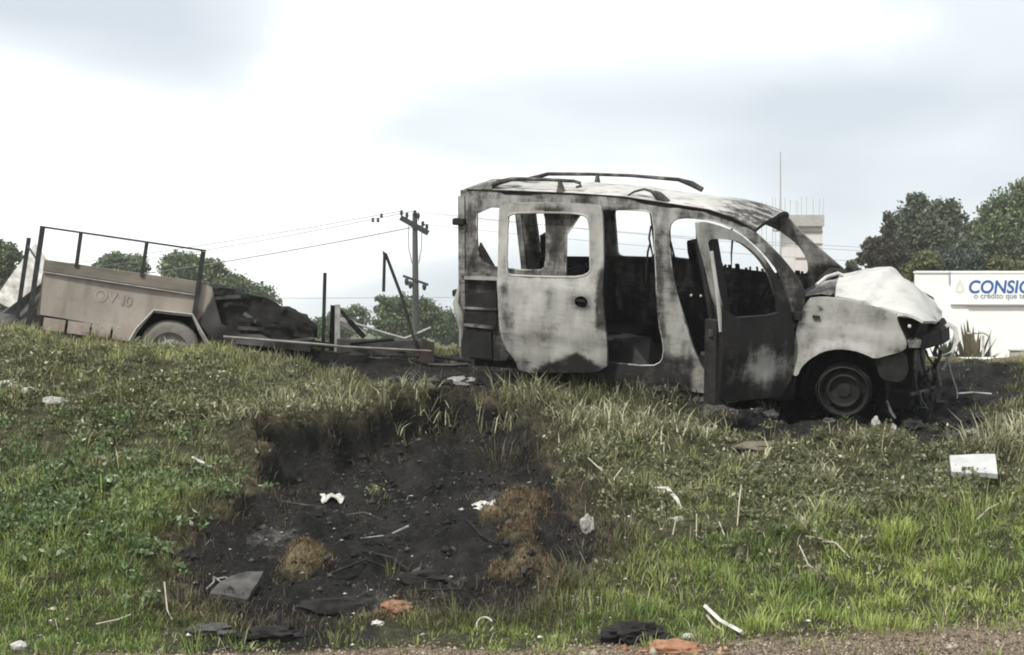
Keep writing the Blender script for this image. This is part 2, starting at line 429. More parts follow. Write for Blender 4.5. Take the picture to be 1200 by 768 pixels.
def terrain(x, y):
    x = np.asarray(x, float); y = np.asarray(y, float)
    z = terr_base(x, y)
    near = sstep(8.0, 8.9, y)*(1-sstep(20, 40, y))
    z = z + near*((fbm(x*1.1, y*1.1, 4)-.5)*.20 + (fbm(x*4.2, y*4.2, 3)-.5)*.17)
    b = burn_sd(x, y)
    # the burnt hollow: a broken scarp along its upper and left edge, open towards the road
    dep = np.interp(y, [8.4, 9.2, 10.5, 12.2], [.02, .08, .15, .20])
    tl = sstep(10.3, 11.3, y)*sstep(.35, -.3, x)
    z = z - dep*(1-tl)*sstep(-.16, .24, b) - (dep+.12)*tl*sstep(-.07, .13, b)
    z = z + sstep(0, .25, b)*((fbm(x*3+5, y*3, 2)-.5)*.12+np.abs(fbm(x*7+5, y*7, 4)-.5)*.22)
    z = z + .10*sstep(.05, .6, clump_mask(x, y))
    lip = np.exp(-((b+.10)/.12)**2)*sstep(9.5, 11, y)
    z = z + .05*lip
    # ash and earth banked up along the near sill
    tt = np.clip(((x-0)*2.0+(y-13.72)*-.8)/(4+.64), -.1, 1.0); dl = np.hypot(x-2.0*tt, y-13.72+.8*tt)
    z = z + .10*np.exp(-(dl/.22)**2)*(fbm(x*3, y*3, 3)+.45)
    z = z + .07*np.exp(-(((x-2.7)/.7)**2+((y-12.35)/.22)**2))
    # soft shelf where the van burned out
    z = z - .04*sstep(0, .4, van_sd(x, y))
    far = sstep(25, 60, y)
    z = z*(1-far) + far*(.15 + (fbm(x*.03, y*.03, 3)-.5)*.5)
    return z
def tz(x, y): return float(terrain(np.array([x]), np.array([y]))[0])
def axis(lo, hi, d, out_lo, out_hi, g=1.22):
    a = list(np.arange(lo, hi+1e-6, d)); s = d
    while a[-1] < out_hi: s *= g; a.append(a[-1]+s)
    s = d; b = []; t = lo
    while t > out_lo: s *= g; t -= s; b.append(t)
    return np.array(b[::-1]+a)
GX = axis(-6.2, 6.2, .035, -900, 900); GY = axis(7.6, 16.5, .035, -300, 1500)
XX, YY = np.meshgrid(GX, GY); nx, ny = len(GX), len(GY)
ZZ = terrain(XX.ravel(), YY.ravel())
V = np.column_stack([XX.ravel(), YY.ravel(), ZZ])
ii, jj = np.meshgrid(np.arange(nx-1), np.arange(ny-1)); k0 = (jj*nx+ii).ravel()
loops = np.column_stack([k0, k0+1, k0+nx+1, k0+nx]).ravel()
ground = raw_mesh('ground', V, loops, np.arange(len(k0))*4, [M['ground']], smooth=True)
tag(ground, 'grassy roadside bank with a burnt black hollow and plateau above', kind='structure')
def setattr_f(o, n, v):
    a = o.data.attributes.new(n, 'FLOAT', 'POINT'); a.data.foreach_set('value', np.ascontiguousarray(v, dtype=np.float32))
gx, gy = V[:, 0], V[:, 1]
bsd = burn_sd(gx, gy); vsd = van_sd(gx, gy); cm = clump_mask(gx, gy)
scorch_shade = sstep(-.75, -.05, bsd)*sstep(-1.0, .2, gx)*.40
burnm = np.maximum.reduce([sstep(-.14, .12, bsd), sstep(-.3, .25, vsd), scorch_shade, .42*sstep(-.8, -.1, vsd)])  # outer rims: scorched soil plus shade painted in below the van
lowdebris = poly_sd([(-1.75, 8.2), (-1.2, 8.45), (-.75, 8.5), (-.7, 8.15), (-1.7, 7.95)], gx, gy)
burnm = np.maximum(burnm*(1-.9*sstep(.05, .5, cm)), .8*sstep(-.15, .1, lowdebris))
def gravel_mask(x, y):
    edge = np.interp(x, [-4, -2.8, -1.6, -.6, .4, 1.2, 2, 3, 4], [7.9, 7.95, 8.02, 8.1, 8.12, 8.18, 8.38, 8.55, 8.6])
    return sstep(.22, -.22, y-edge-wob(x, y, .16, 1.7))
setattr_f(ground, 'burn', burnm)
setattr_f(ground, 'gravel', gravel_mask(gx, gy))
ashm = np.maximum.reduce([.5*np.exp(-(((gx-cx)/rx)**2+((gy-cy)/ry)**2)) for cx, cy, rx, ry in ((1.75, 12.95, .45, .35), (2.1, 12.75, .3, .3), (1.6, 12.3, .3, .3), (-.45, 9.3, .4, .3), (-1.5, 9.85, .3, .25), (-.1, 11.3, .35, .5), (3.35, 12.5, .3, .3), (-.55, 13.9, .4, .3), (-.7, 8.75, .35, .2))])
setattr_f(ground, 'ash', ashm)
dirtm = np.maximum(.45*sstep(.3, -.02, np.abs(bsd+.05))*(bsd < .3), .5*sstep(.05, .5, cm))
dirtm = np.maximum(dirtm, .55*sstep(14.2, 15.5, gy)*sstep(-1.5, 0, gx))
setattr_f(ground, 'dirt', dirtm)
setattr_f(ground, 'clay', np.maximum.reduce([w*np.exp(-(((gx-cx)/rx)**2+((gy-cy)/ry)**2)) for cx, cy, rx, ry, w in ((.86, 8.08, .26, .12, 1.2), (-.66, 8.69, .15, .10, .8), (-1.72, 10.15, .2, .2, .5))]))
setattr_f(ground, 'farg', sstep(15, 20, gy))
# the road the picture is taken from
rb = MB(); rb.add([(-300, -3.2, .012), (300, -3.2, .012), (300, 5.2, .012), (-300, 5.2, .012)], [(0, 1, 2, 3)])
tag(rb.build('road', M['asphalt']), 'grey asphalt road running past the foot of the bank', kind='structure')
# ------------------------------------------------------------------ the burnt-out van
VAN_O = (-0.272, 13.744, 1.116)
van = empty('burnt_van', VAN_O, (R(8), R(3.5), R(-21)))
tag(van, 'burnt-out white passenger van wreck on the bank with doors hanging open', 'van')
def ys(z):                      # body side profile: flat flank, tumblehome above the belt
    return max(0, z-1.0)*.16
def ridge(z): # waist ledge and lower crease
    return .016*(1/(1+math.exp((z-1.04)/.012))) * -1 + .014*(1/(1+math.exp((z-.55)/.012)))
def dent(x, z, a=.011, f=2.6, s=0): return a*mnoise.noise(Vector((x*f, z*f, s)))+.4*a*mnoise.noise(Vector((x*f*3, z*f*3, s+4)))
def g(x, z, cx, cz, rx, rz): return np.exp(-(((x-cx)/rx)**2+((z-cz)/rz)**2))
# near body side -----------------------------------------------------------
OUT = [(-0.195, 0.3), (-0.195, 0.61), (-0.204, 0.993), (-0.257, 1.517), (-0.264, 1.742), (-0.21, 1.797), (0.23, 1.794), (0.786, 1.789), (1.25, 1.774), (1.555, 1.74), (2.002, 1.69), (2.21, 1.634), (2.373, 1.556), (2.524, 1.436), (2.675, 1.296), (2.812, 1.136), (2.861, 1.022), (2.842, 0.795), (2.812, 0.437), (2.794, 0.149), (2.144, 0.148), (1.24, 0.183), (1.02, .19), (.98, .36), (.88, .50), (.74, .57), (.6, .58), (.45, .55), (.33, .46), (.25, .34), (.22, .30)]
HQ = [(-0.094, 1.658), (0.527, 1.656), (0.566, 1.547), (0.592, 1.165), (0.532, 1.118), (0.114, 1.128), (-0.036, 1.181), (-0.082, 1.374)]
HS = [(0.748, 1.656), (1.446, 1.679), (1.531, 1.639), (1.591, 1.083), (1.625, 0.721), (1.675, 0.525), (1.662, 0.399), (1.573, 0.349), (1.082, 0.359), (1.06, 0.42), (.98, .57), (.80, .66)]
HF = [(1.672, 1.544), (1.72, 1.61), (1.83, 1.628), (2.081, 1.608), (2.289, 1.525), (2.493, 1.365), (2.623, 1.217), (2.699, 1.034), (2.72, 0.645), (2.719, 0.272), (2.432, 0.265), (2.082, 0.29), (1.959, 0.464), (1.84, 0.792), (1.75, 1.055), (1.696, 1.302)]
def pos_side(x, z, dpt): return Vector((x, ys(z)+dpt+dent(x, z, .010)-.012*math.exp(-((z-.25)/.05)**2), z))
def soot_side(c):
    x, z = c[:, 0], c[:, 2]
    s = .57+0*x
    s = np.maximum(s, .85*sstep(.35, .15, x)*sstep(1.1, 1.0, z)); s = np.maximum(s, .68*sstep(.35, .1, x)*sstep(1.0, 1.1, z)*sstep(1.72, 1.6, z))
    s = np.maximum(s, .60*sstep(1.0, 1.1, z)*g(x, z, .66, 1.4, .12, .5))
    s = np.maximum(s, .95*sstep(.62, .40, z)*sstep(.2, .9, x)*(1-.85*g(x, z, 2.10, .27, .2, .16)))
    s = np.maximum(s, .85*sstep(.75, .45, z)*g(x, z, 1.75, .35, .35, .2))
    s = np.maximum(s, .72*g(x, z, .1, .6, .5, .45)); s = np.maximum(s, .6*g(x, z, -.2, 1.3, .12, .3))
    s = np.maximum(s, .8*g(x, z, .85, 1.73, .25, .05)); s = np.maximum(s, .82*sstep(2.3, 2.7, x)*sstep(1.5, 1.2, z))
    s = np.maximum(s, .62*g(x, z, 2.1, 1.68, .5, .05)); s = np.maximum(s, .80*np.exp(-((x-1.63-.03*(1-z))/.045)**2)*sstep(.4, .6, z)*sstep(1.6, 1.45, z))
    s = s - .32*g(x, z, 1.85, .65, .22, .35) - .25*g(x, z, .3, 1.73, .6, .035)-.22*g(x, z, 1.6, 1.6, .12, .12)-.3*g(x, z, 1.3, 1.72, .5, .025)
    return s
def flange_highlight(loop, y_off, r, name, parent, s_, cut=None):  # pale flange tubes that put bright edge highlights round the openings
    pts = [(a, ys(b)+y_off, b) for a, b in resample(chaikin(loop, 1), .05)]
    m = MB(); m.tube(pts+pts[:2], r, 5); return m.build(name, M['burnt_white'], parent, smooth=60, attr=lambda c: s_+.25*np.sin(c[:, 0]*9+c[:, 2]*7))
body = panel(OUT, [HQ, HS, HF], pos_side, .036, .045, 1).build('body_side', [M['burnt'], M['soot']], van, smooth=38, attr=soot_side)
flange_highlight(HS, .004, .007, 'aperture_highlight', body, .38); flange_highlight(HF, .004, .006, 'aperture_highlight', body, .68); flange_highlight(HQ, .004, .007, 'window_highlight', body, .5)
# far body side (seen from inside through the openings) --------------------
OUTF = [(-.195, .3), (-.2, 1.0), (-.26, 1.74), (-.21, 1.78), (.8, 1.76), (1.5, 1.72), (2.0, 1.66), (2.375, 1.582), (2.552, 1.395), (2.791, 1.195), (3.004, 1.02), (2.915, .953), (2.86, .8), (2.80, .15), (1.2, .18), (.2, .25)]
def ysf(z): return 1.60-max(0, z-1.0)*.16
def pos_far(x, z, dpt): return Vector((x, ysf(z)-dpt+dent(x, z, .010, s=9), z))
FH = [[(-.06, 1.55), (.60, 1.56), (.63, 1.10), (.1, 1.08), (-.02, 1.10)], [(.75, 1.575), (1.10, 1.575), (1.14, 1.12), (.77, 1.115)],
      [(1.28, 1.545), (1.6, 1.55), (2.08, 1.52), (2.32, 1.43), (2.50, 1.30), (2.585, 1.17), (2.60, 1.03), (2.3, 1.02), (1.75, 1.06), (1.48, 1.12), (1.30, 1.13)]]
panel(OUTF, [fillet(h, .06) for h in FH], pos_far, .05, .07, 0).build('far_body_side', [M['burnt'], M['burnt']], van, smooth=38, attr=lambda c: .90-.30*(c[:, 2] > 1.12)-.16*(c[:, 0] > 2.3)*(c[:, 2] > .95)-.44*g(c[:, 0], c[:, 2], 1.15, .85, .45, .33)-.2*g(c[:, 0], c[:, 2], 2.0, .85, .4, .2))  # soot thinned mid-panel to paint daylight onto the inner face
m = MB()        # torn weatherstrip stubble along the far sill
rr = random.Random(8)
for i in range(46):
    x = rr.uniform(1.3, 2.55); z0 = 1.10-.05*(x-1.4); m.bar((x, 1.55, z0-.03), (x+rr.uniform(-.02, .02), 1.55, z0+rr.uniform(-.01, .022)), .016, .02)
m.build('burnt_weatherstrip', M['char'], van)['kind'] = 'stuff'
# sliding door, run back over the quarter ----------------------------------
SO = [(0.167, 1.702), (0.587, 1.722), (1.053, 1.715), (1.101, 1.681), (1.136, 1.286), (1.151, 1.071), (1.191, 0.707), (1.209, 0.523), (1.198, 0.292), (0.802, 0.256), (0.398, 0.226), (0.357, 0.338), (0.259, 0.46), (0.21, 0.647), (0.19, 1.023), (0.149, 1.612)]
SH = [(0.232, 1.571), (0.269, 1.616), (0.593, 1.635), (0.936, 1.632), (0.993, 1.583), (1.021, 1.281), (1.034, 1.101), (0.631, 1.081), (0.29, 1.079), (0.264, 1.115)]
hand = [(.965+.062*math.cos(a), .885+.055*math.sin(a)) for a in np.linspace(0, 2*math.pi, 11)[:-1]]
def pos_sl(x, z, dpt):
    bow = .025*math.sin(math.pi*min(1, max(0, (z-.22)/.85)))
    return Vector((x, ys(z)-.09-bow+ridge(z)+dpt+dent(x, z, .020, 3.0, 3), z))
def soot_sl(c):
    x, z = c[:, 0], c[:, 2]
    s = .22+0*x
    tri = .46-.16*np.abs(x-.92)/.35
    s = np.maximum(s, .98*sstep(.03, -.05, z-np.where(x > .55, tri, .0)))
    s = np.maximum(s, .45*sstep(.5, .3, z))
    s = np.maximum(s, .8*g(x, z, .98, .88, .10, .10)); s = np.maximum(s, .72*sstep(1.07, 1.12, x)*sstep(.55, .7, z)*sstep(1.3, 1.1, z))
    s = np.maximum(s, .66*g(x, z, .65, 1.66, .22, .05)); s = np.maximum(s, .45*g(x, z, .62, .55, .12, .2)); s = np.maximum(s, .55*g(x, z, .3, .6, .07, .3))
    s = np.maximum(s, .55*g(x, z, .27, .95, .05, .1))
    s = s-.12*g(x, z, .22, 1.66, .15, .1)
    return s
sl = panel(SO, [SH, hand], pos_sl, .036, .038, 1).build('sliding_door', [M['burnt'], M['soot']], van, smooth=35, attr=soot_sl)
sl['label'] = 'pale scorched sliding door run back with empty window'
m = MB(); m.tube([(p[0], pos_sl(p[0], p[1], 0)[1]+.004, p[1]) for p in chaikin(SH, 2)]+[(SH[0][0]*.9+SH[1][0]*.1, pos_sl(*SH[0], 0)[1]+.004, SH[0][1])], .011, 6)
m.build('window_frame', M['burnt'], sl, smooth=60, attr=lambda c: .05+0*c[:, 0])
m = MB(); m.lathe([(.0, .03), (.05, .03), (.06, .0), (.066, -.004)], Matrix.Translation((.965, -.085, .885)) @ Matrix.Rotation(R(90), 4, 'X') @ Matrix.Diagonal((1.05, .9, -1, 1)), 14)
m.bar((.92, -.10, .90), (1.0, -.10, .895), .02, .02); m.build('handle_recess', M['char'], sl, smooth=50)
m = MB(); m.bar((-.15, -.03, 1.035), (1.1, -.03, 1.055), .05, .03); m.build('slide_rail', M['burnt'], van, attr=lambda c: .25+0*c[:, 0])
# front door, swung wide open on its front hinges --------------------------
DA = R(55); DU = Vector((-math.cos(DA), -math.sin(DA), 0)); DN = Vector((math.sin(DA), -math.cos(DA), 0)); DP = Vector((2.80, 0, 0))
DO = [(1.022, 1.657), (0.970, 1.672), (0.811, 1.636), (0.602, 1.567), (0.414, 1.428), (0.259, 1.268), (0.15, 1.086), (0.07, 0.9), (0.05, 0.204), (0.55, 0.215), (0.80, 0.215), (0.83, 0.40), (0.836, 0.717), (0.85, 0.925), (0.945, 1.338)]
DH = [(0.925, 1.495), (0.895, 1.53), (0.736, 1.523), (0.591, 1.496), (0.45, 1.407), (0.325, 1.283), (0.254, 1.161), (0.215, 0.963), (0.212, 0.889), (0.80, 0.905), (0.85, 1.197)]
def pos_dr(u, z, dpt):
    return DP + DU*u - DN*(dpt + max(0, z-1.0)*.13 - (.03*math.sin(math.pi*min(1, max(0, (z-.2)/.75)))+ridge(z)*-1) + dent(u, z, .016, 3, 6)) + Vector((0, 0, z))
def soot_dr(c):
    u = (DP.x-c[:, 0])/math.cos(DA); z = c[:, 2]
    s = 1.02+0*u
    s = s-.85*sstep(.95, 1.12, z)*sstep(.22, .45, u)
    s = s-.92*g(u, z, .32, .47, .30, .15)
    s = s-.5*g(u, z, .85, 1.0, .05, .15)
    return s
fd = panel(DO, [DH], pos_dr, .045, .04, 1).build('front_door', [M['burnt'], M['soot']], van, smooth=35, attr=soot_dr)
fd['label'] = 'front door swung wide open, sooty below with bleached window frame'
m = MB()       # door inner structure: end face with latch, belt reinforcement, card shell
P = lambda u, z, d: tuple(DP+DU*u-DN*d+Vector((0, 0, z)))
m.hexa([P(.74, .20, .02), P(.845, .20, .02), P(.845, .20, .17), P(.74, .20, .17), P(.80, .88, .02), P(.865, .88, .02), P(.865, .88, .15), P(.80, .88, .15)])
m.build('door_end_face', M['char'], fd, jit=.012, jfreq=9)
m = MB(); m.hexa([P(.08, .26, .06), P(.76, .26, .06), P(.76, .26, .12), P(.08, .26, .12), P(.1, .86, .06), P(.80, .88, .06), P(.80, .88, .12), P(.1, .86, .12)])
m.build('door_inner_shell', M['soot'], fd, jit=.01, jfreq=7)
m = MB(); m.box((-.02, -.01, -.025), (.02, .01, .025), M=Matrix.Translation(P(.868, .78, .07)) @ Matrix.Rotation(-DA, 4, 'Z')); m.build('door_latch', M['greychar'], fd)
m = MB(); m.tube([P(.95, 1.44, -.005), P(.90, 1.18, -.012), P(.865, .95, -.02), P(.85, .80, -.02)], [.014, .016, .017, .012], 6); m.build('frame_edge', M['burnt_white'], fd, smooth=60, attr=lambda c: .02+0*c[:, 0])
for z in (.42, .86):
    m = MB(); m.box((-.04, -.03, -.035), (.04, .05, .035), M=Matrix.Translation((2.80, .0, z))); m.build('door_hinge', M['char'], van, bevel=.006)
# front wing ----------------------------------------------------------------
FO = [(2.869, 1.008), (3.0, 1.03), (3.145, 1.023), (3.386, 0.981), (3.591, 0.917), (3.6, 0.855), (3.637, 0.774), (3.681, 0.694), (3.671, 0.624), (3.538, 0.58), (3.444, 0.552), (3.375, 0.586), (3.279, 0.614), (3.162, 0.62), (3.031, 0.59), (2.922, 0.516), (2.854, 0.44), (2.829, 0.367), (2.772, 0.377), (2.774, 0.506), (2.801, 0.757)]
def pos_fe(x, z, dpt):
    nose = .28*max(0, x-3.25)**1.6
    flare = -.035*math.exp(-((math.hypot(x-3.19, z-.27)-.36)/.05)**2)
    crease = -.02/(1+math.exp((z-(.80-.12*(x-3.1)))/.014))
    return Vector((x, -.01+dpt+nose+flare+crease+.10*max(0, z-.9)+dent(x, z, .012, 3.2, 12), z))
def soot_fe(c):
    x, z = c[:, 0], c[:, 2]
    s = .18+0*x
    s = np.maximum(s, .85*sstep(2.93, 2.82, x)*sstep(.62, .9, z)); s = np.maximum(s, .55*g(x, z, 3.45, .9, .12, .12))
    s = np.maximum(s, .75*g(x, z, 3.0, .93, .03, .02)); s = np.maximum(s, .5*g(x, z, 3.6, .62, .1, .05))
    return s
fe = panel(FO, [], pos_fe, .03, .034, 1).build('front_wing', [M['burnt'], M['soot']], van, smooth=35, attr=soot_fe)
m = MB(); m.box((-.03, -.006, -.012), (.03, .006, .012), M=Matrix.Translation((2.96, -.03, .865))); m.build('indicator_hole', M['char'], fe)
# wheel arch liner + inner wing
m = MB()
n = 18; vs_ = []; fs = []
for i in range(n+1):
    a = R(-20+220*i/n); r = .345
    for y in (.03, .36): vs_.append((3.19+r*math.cos(a), y, .26+r*math.sin(a)))
for i in range(n): fs.append((2*i, 2*i+1, 2*i+3, 2*i+2))
m.add(vs_, fs); m.build('wheel_arch_liner', M['soot'], van, smooth=60)
m = MB(); m.box((2.80, .36, .15), (3.62, .40, .93)); m.build('inner_wing', M['soot'], van, jit=.02)
# charred bumper corner under the lamp
BO = [(3.44, .545), (3.54, .575), (3.67, .61), (3.70, .45), (3.66, .36), (3.52, .37), (3.47, .42)]
panel(BO, [], lambda x, z, d: Vector((x, .01+.5*max(0, x-3.4)**1.7+d+dent(x, z, .02, 6, 2), z)), .03, .04, 1).build('bumper_corner', [M['rim'], M['soot']], van, smooth=40)
# headlamp bucket
m = MB()
hb = [(3.60, .905), (3.76, .875), (3.752, .80), (3.72, .70), (3.665, .685), (3.625, .79)]
hbp = lambda x, z, d: Vector((x+d*.2, .06+.75*max(0, x-3.60)+d, z))
nh = len(hb)
vv = [hbp(x, z, 0) for x, z in hb]+[hbp(x*.75+3.68*.25, z*.75+.8*.25, .10) for x, z in hb]
m.add(vv, [tuple(range(nh, 2*nh))]+[(i, (i+1) % nh, nh+(i+1) % nh, nh+i) for i in range(nh)])
hl = m.build('headlight', M['char'], van); hl['label'] = 'empty black headlight bucket with one bright bulb socket'
m = MB(); m.lathe([(0, .02), (.014, .015), (.016, 0), (.012, -.03)], Matrix.Translation((3.69, .10, .815)) @ Matrix.Rotation(R(75), 4, 'X'), 10); m.build('bulb_socket', M['pvc'], hl, smooth=60)
m = MB(); m.tube([hbp(x, z, -.006) for x, z in hb[:2]], .012, 6); m.build('lamp_rim', M['burnt_white'], hl, attr=lambda c: .0+0*c[:, 0])
m = MB(); m.hexa([(3.67, .13, .63), (3.76, .18, .63), (3.78, .30, .63), (3.70, .3, .63), (3.665, .12, .69), (3.745, .17, .70), (3.78, .3, .70), (3.70, .3, .70)]); m.build('lamp_bracket', M['burnt'], van, jit=.03, jfreq=12, attr=lambda c: .3+0*c[:, 0])
# bonnet: buckled white sheet -------------------------------------------------
def bonnet():
    m = MB(); nu, nv = 30, 34; top = []; bot = []
    for j in range(nv+1):
        v = j/nv; y = .07+1.42*v
        for i in range(nu+1):
            u = i/nu
            front = 3.80+.10*math.sin(math.pi*min(1, v*1.05))-.05*v
            back = 2.93+.17*(1-v)*(1-v)+.06*v
            x = back+(front-back)*u
            edge = 1.025-.145*u**1.3                               # side edge height
            bulge = math.sin(math.pi*min(1, max(0, v)))**.8
            ridge_ = math.exp(-((u-.50+.15*(v-.5))/.30)**2)
            z = edge + bulge*(.04+.165*ridge_) + .02*(1-u)
            z -= .33*max(0, u-.80)**1.5*8*.35*(.3+bulge)
            z += .018*mnoise.noise(Vector((x*4, y*4, 2)))+.03*mnoise.noise(Vector((x*1.7, y*1.7, 7)))
            z += .035*bulge*abs(mnoise.noise(Vector((x*3.2, y*2.6, 5))))-.03*bulge*abs(mnoise.noise(Vector((x*2.1+4, y*3.4, 9))))
            z += .02*math.exp(-((u-.33-.3*v)/.05)**2)-.02*math.exp(-((u-.43-.3*v)/.06)**2)
            top.append((x, y, z))
    w = nu+1
    n = len(top)
    F = [(j*w+i, j*w+i+1, (j+1)*w+i+1, (j+1)*w+i) for j in range(nv) for i in range(nu)]
    m.add(top+[(x-.01, y, z-.02) for x, y, z in top], F+[tuple(k+n for k in reversed(f)) for f in F])
    m.mi = [0]*len(F)+[1]*len(F)
    b = [i for i in range(w)]+[j*w+nu for j in range(1, nv+1)]+[nv*w+i for i in range(nu-1, -1, -1)]+[j*w for j in range(nv-1, 0, -1)]
    for a, c in zip(b, b[1:]+b[:1]): m.f.append((a, c, c+n, a+n)); m.mi.append(0)
    return m
bn = bonnet().build('bonnet', [M['burnt_white'], M['soot']], van, smooth=32, attr=lambda c: .03+.35*g(c[:, 0], c[:, 1], 3.02, .15, .08, .2)+.4*g(c[:, 0], c[:, 1], 3.85, .7, .05, .5)+.25*g(c[:, 0], c[:, 1], 3.15, .9, .05, .3))
bn['label'] = 'buckled bonnet burnt to bare bright white metal'
# far wing, bulkhead, cowl, engine bay
panel([(2.95, 1.05), (3.5, .98), (3.78, .85), (3.75, .5), (3.5, .4), (2.8, .3)], [], lambda x, z, d: Vector((x, 1.62-d-.3*max(0, x-3.3)**1.6, z)), .03, .12, 1).build('far_wing', [M['burnt'], M['soot']], van, smooth=40, attr=lambda c: .4+0*c[:, 0])
m = MB(); m.box((2.74, .07, .15), (2.79, 1.54, 1.0)); m.build('bulkhead', M['soot'], van, jit=.02)
m = MB()
cp = [(2.80, 1.00), (2.90, 1.03), (2.98, 1.045), (3.05, 1.03)]
vs_ = []; fs = []
for j in range(13):
    y = .07+1.46*j/12
    for x, z in cp: vs_.append((x+.05*math.sin(math.pi*j/12), y, z+.04*math.sin(math.pi*j/12)+.02*mnoise.noise(Vector((x*5, y*5, 1)))))
for j in range(12):
    for i in range(3): fs.append((j*4+i, j*4+i+1, j*4+i+5, j*4+i+4))
m.add(vs_, fs); m.build('cowl', M['burnt'], van, smooth=50, attr=lambda c: .55+.3*np.sin(c[:, 1]*6))
m = MB(); m.tube([(2.86, .5, 1.06), (2.92, .62, 1.12), (3.0, .72, 1.145), (3.06, .74, 1.12), (3.07, .66, 1.07), (3.0, .5, 1.03)], .016, 8); m.build('wiper_linkage', M['burnt_white'], van, smooth=60, attr=lambda c: -.1+0*c[:, 0])
m = MB(); m.tube([(2.82, .95, 1.02), (2.88, 1.1, 1.10), (2.95, 1.3, 1.08), (2.93, 1.4, 1.0)], .045, 8); m.build('dash_debris', M['char'], van, jit=.03, jfreq=8)
m = MB(); m.box((2.84, .42, .28), (3.45, 1.45, .78)); m.box((2.95, .55, .7), (3.35, 1.2, .9)); m.build('engine', M['char'], van, jit=.06, jfreq=5)
# far mirror stub seen past the pillar
m = MB(); m.box((-.05, -.03, -.055), (.06, .05, .05), M=Matrix.Translation((2.98, 1.52, 1.075)) @ Matrix.Rotation(R(28), 4, 'Y')); m.build('mirror_stub', M['char'], van, bevel=.015, jit=.01)
# roof ------------------------------------------------------------------------
def roof():
    m = MB(); nu, nv = 40, 18; top = []
    for j in range(nv+1):
        v = j/nv
        for i in range(nu+1):
            u = i/nu
            xe = -.22+u*(2.41+.22-(.03*math.sin(math.pi*v)*-1.5))
            zn = np.interp(xe, [-.3, .23, .8, 1.25, 1.55, 2.0, 2.21, 2.40, 2.5], [1.79, 1.797, 1.792, 1.777, 1.744, 1.694, 1.638, 1.55, 1.52])
            zf = np.interp(xe, [-.3, .23, .8, 1.25, 1.55, 2.0, 2.375, 2.5], [1.775, 1.775, 1.77, 1.75, 1.72, 1.665, 1.585, 1.55])
            y0 = ys(zn)-.003; y1 = ysf(zf)+.003
            cr = math.sin(math.pi*v)**.75
            z = zn*(1-v)+zf*v + .075*cr*(1-.25*u) + .02*cr*sstep(.75, .95, u)
            z += cr*(.016*mnoise.noise(Vector((xe*2.5, v*4, 3)))+.02*mnoise.noise(Vector((xe*1.2, v*2, 8))))
            top.append((xe, y0+(y1-y0)*v, float(z)))
    w = nu+1; n = len(top)
    F = [(j*w+i, j*w+i+1, (j+1)*w+i+1, (j+1)*w+i) for j in range(nv) for i in range(nu)]
    m.add(top+[(x, y, z-.03) for x, y, z in top], F+[tuple(k+n for k in reversed(f)) for f in F])
    m.mi = [0]*len(F)+[1]*len(F)
    b = [i for i in range(w)]+[j*w+nu for j in range(1, nv+1)]+[nv*w+i for i in range(nu-1, -1, -1)]+[j*w for j in range(nv-1, 0, -1)]
    for a, c in zip(b, b[1:]+b[:1]): m.f.append((a, c, c+n, a+n)); m.mi.append(1)
    return m
rf = roof().build('roof', [M['burnt_white'], M['soot']], van, smooth=40, attr=lambda c: .22+.42*sstep(1.8, 2.3, c[:, 0])+.35*sstep(.55, .0, c[:, 0])+.25*g(c[:, 0], c[:, 1], 1.35, .25, .3, .08))
m = MB(); gl = [(-.2, 1.80), (.23, 1.80), (.786, 1.795), (1.25, 1.78), (1.555, 1.746), (2.0, 1.696), (2.21, 1.64), (2.373, 1.562)]
m.tube([(x, ys(z)-.004, z) for x, z in gl], .009, 6); m.build('gutter', M['char'], rf)
# near roof rail: broken, with stubs
def rail(parts, name, lab=None):
    r_ = None
    for k, (pts, rad) in enumerate(parts):
        m = MB(); m.tube(pts, rad, 8, flat=.8); o = m.build(name if r_ is None else 'rail_stub', M['burnt'] if r_ is None else M['greychar'], van if r_ is None else r_, smooth=60, attr=lambda c: .74+0*c[:, 0])
        if r_ is None: r_ = o
    if lab: r_['label'] = lab
    return r_
rail([([(-.03, .2, 1.83), (.08, .2, 1.87), (.2, .2, 1.902), (.52, .2, 1.906), (.78, .2, 1.90), (.835, .2, 1.885), (.845, .2, 1.858), (.80, .2, 1.848)], [.03, .03, .024, .019, .018, .02, .018, .012]),
      ([(.645, .2, 1.905), (.655, .2, 1.86), (.66, .2, 1.80)], [.018, .032, .055]),
      ([(1.27, .2, 1.79), (1.33, .2, 1.825), (1.415, .2, 1.848), (1.47, .2, 1.835), (1.53, .2, 1.80)], [.010, .012, .013, .016, .03]),
      ([(1.50, .2, 1.82), (1.55, .2, 1.79), (1.63, .2, 1.745)], [.03, .05, .03])], 'roof_rail', 'near roof rail snapped off with stubs left')
rail([([(-.03, 1.25, 1.84), (.16, 1.25, 1.897), (.6, 1.25, 1.905), (.98, 1.25, 1.902), (1.43, 1.25, 1.877), (1.56, 1.25, 1.84), (1.66, 1.25, 1.79)], [.03, .022, .019, .019, .022, .036, .03]),
      ([(.65, 1.25, 1.905), (.65, 1.25, 1.86), (.65, 1.25, 1.80)], [.02, .03, .05])], 'roof_rail')
m = MB(); m.hexa([(-.25, .16, 1.80), (.02, .16, 1.81), (.02, .26, 1.82), (-.25, .5, 1.82), (-.20, .2, 1.825), (.02, .18, 1.875), (.02, .25, 1.875), (-.2, .5, 1.85)]); m.build('rear_trim', M['burnt'], rf, attr=lambda c: .45+0*c[:, 0])
